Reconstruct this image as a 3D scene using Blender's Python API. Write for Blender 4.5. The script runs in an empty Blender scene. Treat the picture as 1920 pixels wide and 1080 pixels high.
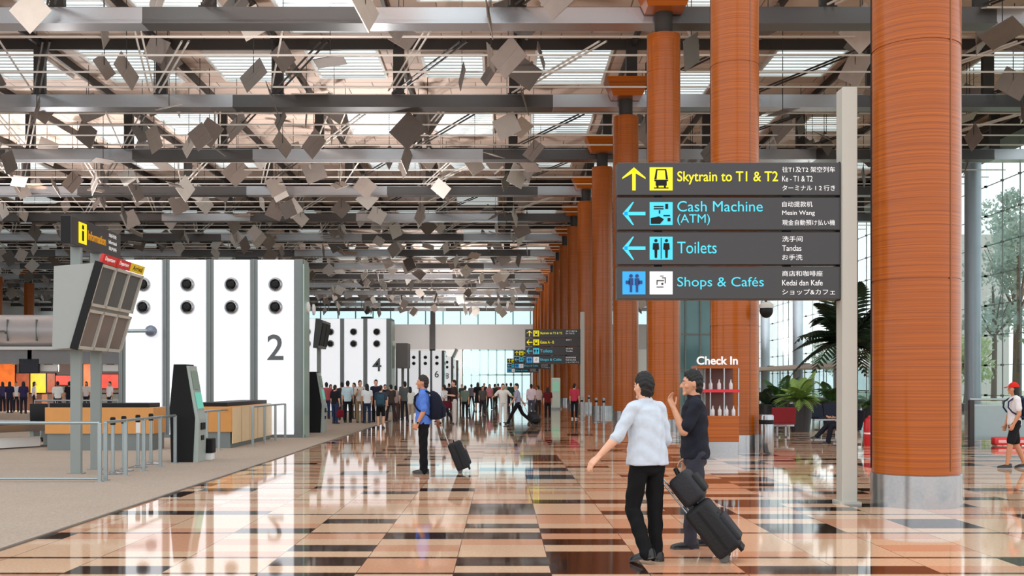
import bpy, bmesh, math, random
from mathutils import Vector, Matrix, Euler

# ------------------------------------------------------------------ camera, world, lights, exposure
SC = bpy.context.scene
COL = SC.collection
EYE = 1.57                 # camera height in metres
FOC = 2000.0               # focal length in pixels of the 1920 wide frame
VPX, HOR = 940.0, 720.0    # vanishing point of the hall, horizon row
cam_d = bpy.data.cameras.new('camera')
cam = bpy.data.objects.new('camera', cam_d)
COL.objects.link(cam)
cam.location = (0, 0, EYE)
cam.rotation_euler = (math.pi / 2, 0, 0)
cam_d.sensor_fit = 'HORIZONTAL'
cam_d.sensor_width = 36
cam_d.lens = FOC / 1920 * 36
cam_d.shift_x = (960 - VPX) / 1920
cam_d.shift_y = (HOR - 540) / 1920
cam_d.clip_end = 1500
SC.camera = cam

world = bpy.data.worlds.new('overcast_sky')
SC.world = world
world.use_nodes = True
wn = world.node_tree.nodes
bg = wn['Background']
bg.inputs['Color'].default_value = (0.93, 0.97, 1.0, 1)
bg.inputs['Strength'].default_value = 1.65

SC.view_settings.view_transform = 'Standard'
SC.view_settings.look = 'None'
SC.view_settings.gamma = 1
SC.view_settings.exposure = 0.0
SC.view_settings.use_curve_mapping = False
SC.cycles.max_bounces = 7
SC.cycles.transparent_max_bounces = 12
SC.cycles.sample_clamp_indirect = 4

PI = math.pi
R = random.Random(11)

def at(px, py, Y):
    """the place in the hall seen at a photo pixel, Y metres down the hall"""
    return Vector(((px - VPX) * Y / FOC, Y, EYE - (py - HOR) * Y / FOC))

def gnd(px, py):
    Y = EYE * FOC / (py - HOR)
    return Vector(((px - VPX) * Y / FOC, Y, 0))

# ------------------------------------------------------------------ helpers
class MB:
    def __init__(self):
        self.bm = bmesh.new()
        self.mi = 0
    def _m(self, faces):
        for f in faces:
            f.material_index = self.mi
    def box(self, c, s, rot=None, bev=0.0, seg=2):
        M = Matrix.Translation(Vector(c))
        if rot is not None:
            M = M @ (rot.to_matrix().to_4x4() if isinstance(rot, Euler) else rot)
        M = M @ Matrix.Diagonal((s[0], s[1], s[2], 1))
        r = bmesh.ops.create_cube(self.bm, size=1, matrix=M)
        fs = set(f for v in r['verts'] for f in v.link_faces)
        self._m(fs)
        if bev > 0:
            es = set(e for v in r['verts'] for e in v.link_edges)
            g = bmesh.ops.bevel(self.bm, geom=list(es), offset=bev, segments=seg, affect='EDGES', profile=0.5)
            self._m(g['faces'])
        return self
    def bx(self, x0, x1, y0, y1, z0, z1, bev=0.0, seg=2):
        return self.box(((x0 + x1) / 2, (y0 + y1) / 2, (z0 + z1) / 2), (abs(x1 - x0), abs(y1 - y0), abs(z1 - z0)), None, bev, seg)
    def rings(self, rings, cap=True, closed=True):
        vs = [[self.bm.verts.new(p) for p in r] for r in rings]
        n = len(vs[0])
        for a, b in zip(vs[:-1], vs[1:]):
            for i in range(n if closed else n - 1):
                j = (i + 1) % n
                f = self.bm.faces.new((a[i], a[j], b[j], b[i]))
                f.material_index = self.mi
        if cap:
            for r in (list(reversed(vs[0])), vs[-1]):
                try:
                    f = self.bm.faces.new(r)
                    f.material_index = self.mi
                except ValueError:
                    pass
        return self
    def lathe(self, prof, c=(0, 0, 0), n=32, cap=True, sx=1, sy=1):
        c = Vector(c)
        rs = []
        for r, z in prof:
            rs.append([c + Vector((r * sx * math.cos(2 * PI * i / n), r * sy * math.sin(2 * PI * i / n), z)) for i in range(n)])
        return self.rings(rs, cap)
    def tube(self, pts, r, n=8, cap=True):
        pts = [Vector(p) for p in pts]
        rs = []
        up0 = None
        for i, p in enumerate(pts):
            a = pts[max(i - 1, 0)]
            b = pts[min(i + 1, len(pts) - 1)]
            d = (b - a).normalized()
            if up0 is None:
                up0 = d.orthogonal().normalized()
            u = (up0 - d * up0.dot(d)).normalized()
            up0 = u
            v = d.cross(u)
            rr = r[i] if isinstance(r, (list, tuple)) else r
            rs.append([p + (u * math.cos(2 * PI * k / n) + v * math.sin(2 * PI * k / n)) * rr for k in range(n)])
        return self.rings(rs, cap)
    def cone(self, p0, p1, r0, r1, n=14, k=4, sq=None):
        """round-ended tapered limb; sq = (axis, factor) flattens it along an axis"""
        p0, p1 = Vector(p0), Vector(p1)
        d = p1 - p0
        L = d.length
        d = d / L if L > 1e-6 else Vector((0, 0, 1))
        u = d.orthogonal().normalized()
        v = d.cross(u)
        prof = []
        for i in range(k + 1):
            a = PI / 2 * i / k
            prof.append((-math.cos(a) * r0, math.sin(a) * r0 + 1e-4))
        for i in range(k + 1):
            a = PI / 2 * i / k
            prof.append((L + math.sin(a) * r1, math.cos(a) * r1 + 1e-4))
        rs = []
        for t, r in prof:
            ring = []
            for i in range(n):
                o = (u * math.cos(2 * PI * i / n) + v * math.sin(2 * PI * i / n)) * r
                if sq:
                    ax = Vector(sq[0]).normalized()
                    o = o - ax * o.dot(ax) * (1 - sq[1])
                ring.append(p0 + d * t + o)
            rs.append(ring)
        return self.rings(rs)
    def ell(self, c, r, M=None, nu=18, nv=12, fn=None):
        c = Vector(c)
        rs = []
        for j in range(nv + 1):
            th = PI * min(max(j / nv, 0.004), 0.996)
            ring = []
            for i in range(nu):
                ph = 2 * PI * i / nu
                d = Vector((math.sin(th) * math.cos(ph), math.sin(th) * math.sin(ph), -math.cos(th)))
                k = fn(d) if fn else 1.0
                p = Vector((d.x * r[0], d.y * r[1], d.z * r[2])) * k
                if M is not None:
                    p = M @ p
                ring.append(c + p)
            rs.append(ring)
        return self.rings(rs)
    def prism(self, poly, axis='Y', a=0.0, b=0.01):
        """flat outline (2-D) given a thickness along an axis"""
        def pt(p, t):
            return {'Y': Vector((p[0], t, p[1])), 'X': Vector((t, p[0], p[1])), 'Z': Vector((p[0], p[1], t))}[axis]
        A = [self.bm.verts.new(pt(p, a)) for p in poly]
        B = [self.bm.verts.new(pt(p, b)) for p in poly]
        n = len(poly)
        fs = [self.bm.faces.new(A), self.bm.faces.new(list(reversed(B)))]
        for i in range(n):
            j = (i + 1) % n
            fs.append(self.bm.faces.new((A[i], B[i], B[j], A[j])))
        self._m(fs)
        return self
    def mesh(self, name, mats, smooth=False):
        bmesh.ops.recalc_face_normals(self.bm, faces=self.bm.faces)
        me = bpy.data.meshes.new(name)
        self.bm.to_mesh(me)
        self.bm.free()
        for m in (mats if isinstance(mats, (list, tuple)) else [mats]):
            me.materials.append(m)
        if smooth:
            me.polygons.foreach_set('use_smooth', [True] * len(me.polygons))
            try:
                me.set_sharp_from_angle(angle=math.radians(40))
            except Exception:
                pass
        return me
    def build(self, name, mats, parent=None, smooth=False, loc=None, rot=None):
        return link(name, self.mesh(name, mats, smooth), parent, loc, rot)

def link(name, data, parent=None, loc=None, rot=None):
    o = bpy.data.objects.new(name, data)
    COL.objects.link(o)
    if parent is not None:
        o.parent = parent
    if loc is not None:
        o.location = loc
    if rot is not None:
        o.rotation_euler = rot
    return o

def tag(o, label, cat, group=None):
    o['label'] = label
    o['category'] = cat
    o['kind'] = 'thing'
    if group:
        o['group'] = group
    return o

def thing(name, label, cat, loc=(0, 0, 0), rz=0, group=None):
    return tag(link(name, None, None, loc, (0, 0, rz)), label, cat, group)

def struct(o):
    o['kind'] = 'structure'
    return o

def stuff(o, label=None, cat=None):
    o['kind'] = 'stuff'
    if label:
        o['label'] = label
    if cat:
        o['category'] = cat
    return o

def dup(root, loc, rz=None, label=None, group=None):
    r = root.copy()
    COL.objects.link(r)
    r.location = loc
    if rz is not None:
        r.rotation_euler = (0, 0, rz)
    if label:
        r['label'] = label
    if group:
        r['group'] = group
    for ch in list(root.children):
        c = ch.copy()
        COL.objects.link(c)
        c.parent = r
        for g in list(ch.children):
            d = g.copy()
            COL.objects.link(d)
            d.parent = c
    return r

def remeshed(mb, voxel, smooth_it=5, fac=0.5):
    """one continuous skin around overlapping closed forms"""
    bmesh.ops.recalc_face_normals(mb.bm, faces=mb.bm.faces)
    me = bpy.data.meshes.new('skin')
    mb.bm.to_mesh(me)
    mb.bm.free()
    o = bpy.data.objects.new('skin_temp', me)
    COL.objects.link(o)
    m = o.modifiers.new('r', 'REMESH')
    m.mode = 'VOXEL'
    m.voxel_size = voxel
    m.use_smooth_shade = True
    s = o.modifiers.new('s', 'SMOOTH')
    s.factor = fac
    s.iterations = smooth_it
    dg = bpy.context.evaluated_depsgraph_get()
    dg.update()
    out = bpy.data.meshes.new_from_object(o.evaluated_get(dg))
    bpy.data.objects.remove(o)
    bpy.data.meshes.remove(me)
    out.materials.clear()
    out.polygons.foreach_set('use_smooth', [True] * len(out.polygons))
    return out

_font_cache = {}
def text_mesh(body, mat, width=None, height=None, depth=0.004, bold=0.0, align='LEFT'):
    cu = bpy.data.curves.new('lettering', 'FONT')
    cu.body = body
    cu.size = 1.0
    cu.extrude = 0.02
    cu.offset = bold
    cu.space_line = 0.9
    cu.resolution_u = 4
    cu.align_x = align
    o = bpy.data.objects.new('lettering_temp', cu)
    COL.objects.link(o)
    dg = bpy.context.evaluated_depsgraph_get()
    dg.update()
    me = bpy.data.meshes.new_from_object(o.evaluated_get(dg))
    bpy.data.objects.remove(o)
    bpy.data.curves.remove(cu)
    xs = [v.co.x for v in me.vertices]
    ys = [v.co.y for v in me.vertices]
    zs = [v.co.z for v in me.vertices]
    x0, x1, y0, y1 = min(xs), max(xs), min(ys), max(ys)
    ky = (height / (y1 - y0)) if height else None
    kx = (width / (x1 - x0)) if width else None
    if kx is None:
        kx = ky
    if ky is None:
        ky = kx
    zz = max(zs) - min(zs) or 1
    for v in me.vertices:
        # letters stand in the XZ plane, facing -Y, lower left corner at the origin
        x, y, z = v.co
        v.co = ((x - x0) * kx, -(z - min(zs)) / zz * depth, (y - y0) * ky)
    me.materials.clear()
    me.materials.append(mat)
    return me

def text(body, mat, parent, loc, width=None, height=None, depth=0.004, bold=0.0, rz=0, name='lettering'):
    return link(name, text_mesh(body, mat, width, height, depth, bold), parent, loc, (0, 0, rz))

# ------------------------------------------------------------------ materials
def lin(c):
    return tuple(((x / 255) / 12.92 if x / 255 <= 0.04045 else ((x / 255 + 0.055) / 1.055) ** 2.4) for x in c)

MATS = {}
def mat(name, rgb, rough=0.6, metal=0.0, var=0.06, scale=6.0, bump=0.0, spec=0.5, coat=0.0, emit=0.0):
    """surface with a soft grain of its own colour (rgb in screen values)"""
    if name in MATS:
        return MATS[name]
    m = bpy.data.materials.new(name)
    m.use_nodes = True
    nt = m.node_tree
    b = nt.nodes['Principled BSDF']
    c = lin(rgb)
    tc = nt.nodes.new('ShaderNodeTexCoord')
    no = nt.nodes.new('ShaderNodeTexNoise')
    no.inputs['Scale'].default_value = scale
    no.inputs['Detail'].default_value = 4
    nt.links.new(tc.outputs['Object'], no.inputs['Vector'])
    rp = nt.nodes.new('ShaderNodeMix')
    rp.data_type = 'RGBA'
    rp.inputs[6].default_value = (*[x * (1 - var) for x in c], 1)
    rp.inputs[7].default_value = (*[min(1, x * (1 + var)) for x in c], 1)
    nt.links.new(no.outputs['Fac'], rp.inputs[0])
    nt.links.new(rp.outputs[2], b.inputs['Base Color'])
    b.inputs['Roughness'].default_value = rough
    b.inputs['Metallic'].default_value = metal
    b.inputs['Specular IOR Level'].default_value = spec
    if coat:
        b.inputs['Coat Weight'].default_value = coat
        b.inputs['Coat Roughness'].default_value = 0.1
    if bump:
        bp = nt.nodes.new('ShaderNodeBump')
        bp.inputs['Strength'].default_value = bump
        bp.inputs['Distance'].default_value = 0.02
        nt.links.new(no.outputs['Fac'], bp.inputs['Height'])
        nt.links.new(bp.outputs['Normal'], b.inputs['Normal'])
    if emit:
        nt.links.new(rp.outputs[2], b.inputs['Emission Color'])
        b.inputs['Emission Strength'].default_value = emit
    MATS[name] = m
    return m

class NT:
    """small wrapper to wire shader nodes"""
    def __init__(self, name):
        self.m = bpy.data.materials.new(name)
        self.m.use_nodes = True
        self.t = self.m.node_tree
        self.b = self.t.nodes['Principled BSDF']
        MATS[name] = self.m
    def n(self, kind, **kw):
        nd = self.t.nodes.new(kind)
        for k, v in kw.items():
            setattr(nd, k, v)
        return nd
    def l(self, a, b):
        self.t.links.new(a, b)
    def math(self, op, a, b=None, c=None):
        nd = self.n('ShaderNodeMath', operation=op)
        for i, x in enumerate((a, b, c)):
            if x is None:
                continue
            if hasattr(x, 'links'):
                self.l(x, nd.inputs[i])
            else:
                nd.inputs[i].default_value = x
        return nd.outputs[0]
    def mix(self, f, a, b):
        nd = self.n('ShaderNodeMix', data_type='RGBA')
        for i, x in ((0, f), (6, a), (7, b)):
            if hasattr(x, 'links'):
                self.l(x, nd.inputs[i])
            elif i == 0:
                nd.inputs[0].default_value = x
            else:
                nd.inputs[i].default_value = (*x, 1)
        return nd.outputs[2]

# polished granite floor: tile columns 0.81 m wide, courses 0.4 m deep, beige, rose and near-black brown stone
def floor_material():
    q = NT('polished_granite')
    tc = q.n('ShaderNodeTexCoord')
    sp = q.n('ShaderNodeSeparateXYZ')
    q.l(tc.outputs['Object'], sp.inputs[0])
    X, Y = sp.outputs[0], sp.outputs[1]
    cx = q.math('FLOOR', q.math('DIVIDE', q.math('ADD', X, 2.02), 0.81))
    ry = q.math('FLOOR', q.math('DIVIDE', Y, 0.4))
    cv = q.n('ShaderNodeCombineXYZ')
    q.l(cx, cv.inputs[0]); q.l(ry, cv.inputs[1])
    w = q.n('ShaderNodeTexWhiteNoise', noise_dimensions='2D')
    q.l(cv.outputs[0], w.inputs['Vector'])
    w1 = q.n('ShaderNodeTexWhiteNoise', noise_dimensions='1D')
    q.l(cx, w1.inputs['W'])
    # share of dark stones differs from column to column
    thr = q.math('MULTIPLY_ADD', w1.outputs['Value'], 0.26, 0.09)
    dark = q.math('LESS_THAN', w.outputs['Value'], thr)
    rose = q.math('LESS_THAN', q.math('FRACT', q.math('MULTIPLY', w.outputs['Value'], 7.31)), 0.3)
    no = q.n('ShaderNodeTexNoise')
    no.inputs['Scale'].default_value = 38
    no.inputs['Detail'].default_value = 5
    q.l(tc.outputs['Object'], no.inputs['Vector'])
    n2 = q.n('ShaderNodeTexNoise')
    n2.inputs['Scale'].default_value = 0.8
    q.l(tc.outputs['Object'], n2.inputs['Vector'])
    beige = q.mix(no.outputs['Fac'], lin((205, 160, 128)), lin((250, 212, 176)))
    pink = q.mix(no.outputs['Fac'], lin((200, 138, 105)), lin((235, 180, 145)))
    brown = q.mix(no.outputs['Fac'], lin((30, 20, 18)), lin((72, 48, 40)))
    c = q.mix(rose, beige, pink)
    c = q.mix(dark, c, brown)
    # thin dark courses right across the hall
    w3 = q.n('ShaderNodeTexWhiteNoise', noise_dimensions='1D')
    q.l(q.math('FLOOR', q.math('DIVIDE', Y, 0.8)), w3.inputs['W'])
    fy = q.math('FRACT', q.math('DIVIDE', Y, 0.8))
    thin = q.math('MULTIPLY', q.math('LESS_THAN', fy, 0.1), q.math('LESS_THAN', w3.outputs['Value'], 0.62))
    c = q.mix(thin, c, lin((70, 42, 34)))
    # joints
    fx = q.math('FRACT', q.math('DIVIDE', q.math('ADD', X, 2.02), 0.81))
    jx = q.math('LESS_THAN', fx, 0.008)
    c = q.mix(jx, c, lin((90, 70, 60)))
    q.l(c, q.b.inputs['Base Color'])
    q.b.inputs['Roughness'].default_value = 0.045
    q.b.inputs['Specular IOR Level'].default_value = 0.62
    bp = q.n('ShaderNodeBump')
    bp.inputs['Strength'].default_value = 0.012
    bp.inputs['Distance'].default_value = 0.05
    q.l(n2.outputs['Fac'], bp.inputs['Height'])
    q.l(bp.outputs['Normal'], q.b.inputs['Normal'])
    return q.m

def carpet_material():
    q = NT('carpet_pile')
    tc = q.n('ShaderNodeTexCoord')
    no = q.n('ShaderNodeTexNoise')
    no.inputs['Scale'].default_value = 60
    no.inputs['Detail'].default_value = 6
    mp = q.n('ShaderNodeMapping')
    mp.inputs['Scale'].default_value = (0.6, 1.0, 1)
    q.l(tc.outputs['Object'], mp.inputs[0]); q.l(mp.outputs[0], no.inputs['Vector'])
    n2 = q.n('ShaderNodeTexNoise')
    n2.inputs['Scale'].default_value = 1.3
    q.l(tc.outputs['Object'], n2.inputs['Vector'])
    c = q.mix(no.outputs['Fac'], lin((120, 104, 92)), lin((204, 188, 172)))
    c = q.mix(q.math('MULTIPLY', n2.outputs['Fac'], 0.35), c, lin((150, 132, 118)))
    q.l(c, q.b.inputs['Base Color'])
    q.b.inputs['Roughness'].default_value = 0.95
    q.b.inputs['Specular IOR Level'].default_value = 0.1
    bp = q.n('ShaderNodeBump')
    bp.inputs['Strength'].default_value = 0.4
    bp.inputs['Distance'].default_value = 0.01
    q.l(no.outputs['Fac'], bp.inputs['Height'])
    q.l(bp.outputs['Normal'], q.b.inputs['Normal'])
    return q.m

def wood_material():
    q = NT('orange_veneer')
    tc = q.n('ShaderNodeTexCoord')
    sp = q.n('ShaderNodeSeparateXYZ')
    q.l(tc.outputs['Object'], sp.inputs[0])
    z = sp.outputs[2]
    no = q.n('ShaderNodeTexNoise', noise_dimensions='3D')
    mp = q.n('ShaderNodeMapping')
    mp.inputs['Scale'].default_value = (0.16, 0.16, 26)
    q.l(tc.outputs['Object'], mp.inputs[0]); q.l(mp.outputs[0], no.inputs['Vector'])
    no.inputs['Scale'].default_value = 1.6
    no.inputs['Detail'].default_value = 5
    ramp = q.n('ShaderNodeValToRGB')
    ramp.color_ramp.elements[0].position = 0.32
    ramp.color_ramp.elements[0].color = (*lin((148, 70, 3)), 1)
    ramp.color_ramp.elements[1].position = 0.68
    ramp.color_ramp.elements[1].color = (*lin((186, 95, 6)), 1)
    q.l(no.outputs['Fac'], ramp.inputs[0])
    # fine grooves between the narrow courses of veneer
    g = q.math('LESS_THAN', q.math('FRACT', q.math('DIVIDE', z, 0.085)), 0.12)
    c = q.mix(q.math('MULTIPLY', g, 0.35), ramp.outputs[0], lin((98, 40, 3)))
    q.l(c, q.b.inputs['Base Color'])
    q.b.inputs['Roughness'].default_value = 0.32
    q.b.inputs['Specular IOR Level'].default_value = 0.25
    q.b.inputs['Coat Weight'].default_value = 0.4
    q.b.inputs['Coat Roughness'].default_value = 0.16
    return q.m

def ceiling_material():
    q = NT('ceiling_panels')
    tc = q.n('ShaderNodeTexCoord')
    br = q.n('ShaderNodeTexBrick')
    br.offset = 0.5
    br.inputs['Scale'].default_value = 1
    br.inputs['Brick Width'].default_value = 2.6
    br.inputs['Row Height'].default_value = 1.07
    br.inputs['Mortar Size'].default_value = 0.03
    br.inputs['Mortar Smooth'].default_value = 0.1
    br.inputs['Color1'].default_value = (*lin((226, 204, 190)), 1)
    br.inputs['Color2'].default_value = (*lin((192, 172, 160)), 1)
    br.inputs['Mortar'].default_value = (*lin((98, 86, 80)), 1)
    q.l(tc.outputs['Object'], br.inputs['Vector'])
    no = q.n('ShaderNodeTexNoise')
    no.inputs['Scale'].default_value = 0.16
    q.l(tc.outputs['Object'], no.inputs['Vector'])
    c = q.mix(q.math('MULTIPLY', no.outputs['Fac'], 0.5), br.outputs['Color'], lin((226, 196, 176)))
    q.l(c, q.b.inputs['Base Color'])
    q.b.inputs['Roughness'].default_value = 0.55
    return q.m

def glass_material(name, tint, alpha=0.85, rough=0.02):
    q = NT(name)
    tr = q.n('ShaderNodeBsdfTransparent')
    tr.inputs[0].default_value = (*tint, 1)
    gl = q.n('ShaderNodeBsdfGlossy')
    gl.inputs['Roughness'].default_value = rough
    df = q.n('ShaderNodeBsdfDiffuse')
    df.inputs[0].default_value = (*tint, 1)
    lw = q.n('ShaderNodeLayerWeight')
    lw.inputs[0].default_value = 0.5
    fr = q.n('ShaderNodeMath', operation='MULTIPLY_ADD')
    q.l(q.math('POWER', lw.outputs['Facing'], 5.0), fr.inputs[0])
    fr.inputs[1].default_value = 0.75
    fr.inputs[2].default_value = 0.03
    m1 = q.n('ShaderNodeMixShader')
    m1.inputs[0].default_value = 1 - alpha
    q.l(tr.outputs[0], m1.inputs[1]); q.l(df.outputs[0], m1.inputs[2])
    m2 = q.n('ShaderNodeMixShader')
    q.l(fr.outputs[0], m2.inputs[0]); q.l(m1.outputs[0], m2.inputs[1]); q.l(gl.outputs[0], m2.inputs[2])
    q.l(m2.outputs[0], q.t.nodes['Material Output'].inputs[0])
    return q.m

def leaf_material(name, rgb):
    m = mat(name, rgb, 0.6, 0, 0.3, 2)
    nt = m.node_tree
    b = nt.nodes['Principled BSDF']
    tl = nt.nodes.new('ShaderNodeBsdfTranslucent')
    tl.inputs[0].default_value = (*lin(rgb), 1)
    mx = nt.nodes.new('ShaderNodeMixShader')
    mx.inputs[0].default_value = 0.55
    nt.links.new(b.outputs[0], mx.inputs[1]); nt.links.new(tl.outputs[0], mx.inputs[2])
    nt.links.new(mx.outputs[0], nt.nodes['Material Output'].inputs[0])
    return m

def glow(name, rgb, strength, var=0.03, scale=2.0):
    return mat(name, rgb, 0.35, 0, var, scale, emit=strength)

M_FLOOR, M_CARPET, M_WOOD, M_CEIL = floor_material(), carpet_material(), wood_material(), ceiling_material()
M_GLASS = glass_material('window_glass', (0.93, 0.97, 0.96), 0.97)
M_GLASS2 = glass_material('green_glass', (0.80, 0.91, 0.92), 0.85)
M_TEAL = glass_material('teal_glass', (0.30, 0.47, 0.47), 0.6)
M_STEEL = mat('brushed_steel', (168, 170, 172), 0.2, 0.9, 0.12, 30)
M_RAIL = mat('satin_rail_metal', (165, 175, 176), 0.35, 0.7, 0.06, 10)
M_BEAM = mat('beam_bright_reflection', (204, 206, 212), 0.25, 0.85, 0.1, 0.25)
M_BEAMDK = mat('beam_dim_reflection', (104, 102, 102), 0.3, 0.8, 0.1, 0.4)
M_CABLE = mat('cable_net_steel', (120, 126, 126), 0.5, 0.3, 0.05, 2)
M_DARKMET = mat('dark_steel', (62, 58, 56), 0.5, 0.4, 0.1, 2)
M_ROD = mat('pale_rod', (224, 216, 208), 0.4, 0.1, 0.05, 1)
M_RODDK = mat('dark_rod', (60, 55, 52), 0.4, 0.4, 0.05, 1)
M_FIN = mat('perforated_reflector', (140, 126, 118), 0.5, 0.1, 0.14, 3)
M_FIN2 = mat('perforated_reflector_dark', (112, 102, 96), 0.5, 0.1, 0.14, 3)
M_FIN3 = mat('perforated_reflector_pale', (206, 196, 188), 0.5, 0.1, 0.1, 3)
M_TAN = mat('tan_soffit', (214, 172, 128), 0.6, 0, 0.06, 3)
M_SKYL = glow('skylight_diffuser', (208, 222, 226), 1.15, 0.08, 0.7)
M_WHITE = mat('white_paint', (232, 232, 230), 0.5, 0, 0.03)
M_GREYW = mat('grey_wall_paint', (196, 192, 190), 0.6, 0, 0.04, 0.5)
M_LIGHTBOX = glow('lightbox_acrylic', (238, 241, 246), 0.5, 0.02, 1.2)
M_MULL = mat('mullion_grey', (120, 126, 124), 0.45, 0.3, 0.06, 4)
M_BLACK = mat('matt_black', (14, 14, 16), 0.55, 0, 0.2, 8, 0, 0.3)
M_NUM = mat('number_grey', (88, 92, 94), 0.5, 0, 0.05)
M_POST = mat('post_grey', (140, 146, 142), 0.5, 0.1, 0.05, 3)
M_POSTW = mat('post_beige_grey', (190, 186, 176), 0.5, 0.1, 0.04, 3)
M_SIGN = mat('sign_charcoal', (55, 52, 52), 0.3, 0, 0.06, 2)
M_YEL = glow('sign_yellow', (252, 236, 12), 0.35)
M_CYAN = glow('sign_cyan', (70, 208, 236), 0.3)
M_BLUE = glow('sign_blue', (40, 160, 226), 0.3)
M_NAVY = mat('sign_navy', (20, 62, 128), 0.5)
M_WTXT = glow('sign_white', (236, 236, 236), 0.25)
# ------------------------------------------------------------------ the hall itself
BAY, Y0, NB = 10.8, 13.9, 16          # column spacing down the hall
YEND = Y0 + BAY * 15.5                # where the roof stops
COLX = 5.4
ZB, ZC = 13.68, 16.7                   # beam underside, ceiling
MOD = 5.2                             # roof module across the hall

m = MB(); m.bx(-80, 34, -30, YEND + 12, -0.3, 0); struct(m.build('floor', M_FLOOR))
m = MB(); m.bx(-60, -4.74, 2, YEND, 0.0, 0.012); struct(m.build('floor_carpet', M_CARPET))
m = MB(); m.bx(-4.74, -4.70, 2, YEND, 0.0, 0.016); struct(m.build('trim_1', mat('carpet_strip', (120, 112, 104), 0.4, 0.5)))
m = MB(); m.bx(34, 200, -60, 260, -0.4, -0.1); struct(m.build('ground', mat('lawn_green', (186, 196, 172), 0.9, 0, 0.12, 0.6)))

YC0 = 26.0
m = MB(); m.bx(-76, 29.5, YC0, YEND, ZC, ZC + 0.3); struct(m.build('ceiling', M_CEIL))

# roof beams, the posts standing on them, tie rods and diagonal bracing
def beam_y(k):
    return Y0 + 0.55 + BAY * k
XL = [0.6 + MOD * k for k in range(-14, 6)]
post_me = None
for k in range(2, 16):
    y = beam_y(k)
    m = MB()
    x = -76.0
    while x < 29.3:
        # skylight reflections painted as alternating bright and dim stretches along the beam
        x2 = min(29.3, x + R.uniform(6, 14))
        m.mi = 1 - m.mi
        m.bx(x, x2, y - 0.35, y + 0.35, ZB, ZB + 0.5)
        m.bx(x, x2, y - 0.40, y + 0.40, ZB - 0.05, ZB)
        x = x2
    m.bx(-76, 29.3, y - 0.3, y + 0.3, ZB + 0.5, ZB + 0.53)
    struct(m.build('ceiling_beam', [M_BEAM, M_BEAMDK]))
    for x in XL:
        if post_me is None:
            mm = MB(); mm.bx(-0.24, 0.24, -0.12, 0.12, 0, ZC - ZB - 0.5); mm.bx(-0.3, 0.3, -0.2, 0.2, 0, 0.12)
            post_me = mm.mesh('ceiling_post', [M_DARKMET])
        struct(link('ceiling_post', post_me, None, (x + R.uniform(-0.1, 0.1), y, ZB + 0.5)))
m = MB()
for x in XL:
    m.bx(x - 0.07, x + 0.07, YC0, YEND, ZC - 0.35, ZC)
for k in range(1, 16):
    m.bx(-76, 29.3, beam_y(k) - 0.08, beam_y(k) + 0.08, ZC - 0.45, ZC)
struct(m.build('ceiling_ribs', M_DARKMET))
for k in range(1, 15):
    for j in range(1, 5):
        y = beam_y(k) + BAY * j / 5
        m = MB(); m.bx(-76, 29.3, y - 0.03, y + 0.03, ZB + 0.3, ZB + 0.36)
        struct(m.build('ceiling_rod', M_ROD))
for k in range(1, 15):
    m = MB(); d = MB()
    ya = beam_y(k)
    for i, x in enumerate(XL[:-1]):
        pale = (i * 2 + k) % 3 == 0
        z = ZB + 0.55
        yb = ya + BAY
        for off in (-0.13, 0.13):
            (m if pale else d).tube([(x + off, yb - 0.5, z), (x + 3.2 + off, yb - 7.0, z + 0.15)], 0.042, 5, False)
        if x < 0:
            for off in ((-0.1, 0.12) if i % 2 else (0,)):
                m.tube([(x + 2.4 + off, ya + 0.5, z), (x - 0.2 + off, ya + BAY - 0.5, z + 0.1)], 0.04, 5, False)
    struct(m.build('ceiling_bracing_pale', M_ROD)); struct(d.build('ceiling_bracing', M_RODDK))

# skylights: a frame, a diffusing pane and slats
sky_me = []
for w, dd in ((3.2, 4.4), (2.8, 3.4), (3.4, 5.6)):
    m = MB()
    m.mi = 0
    for s in (-1, 1):
        m.bx(s * w / 2 - 0.06, s * w / 2 + 0.06, -dd / 2, dd / 2, -0.16, 0)
        m.bx(-w / 2, w / 2, s * dd / 2 - 0.06, s * dd / 2 + 0.06, -0.16, 0)
    n = int(dd / 0.45)
    for i in range(1, n):
        y = -dd / 2 + dd * i / n
        m.box((0, y, -0.13), (w, 0.02, 0.06), Euler((0.5, 0, 0)))
    m.mi = 1
    m.bx(-w / 2, w / 2, -dd / 2, dd / 2, -0.06, -0.02)
    sky_me.append(m.mesh('skylight', [M_WHITE, M_SKYL]))
for k in range(1, 15):
    for i, x in enumerate(XL[:-1]):
        q = R.random()
        if q < 0.2:
            continue
        struct(link('skylight', sky_me[R.randrange(3)], None, (x + MOD / 2 + R.uniform(-0.5, 0.5), beam_y(k) + (3.4 if q < 0.75 else 6.6) + R.uniform(-0.6, 0.6), ZC - 0.02)))

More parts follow.
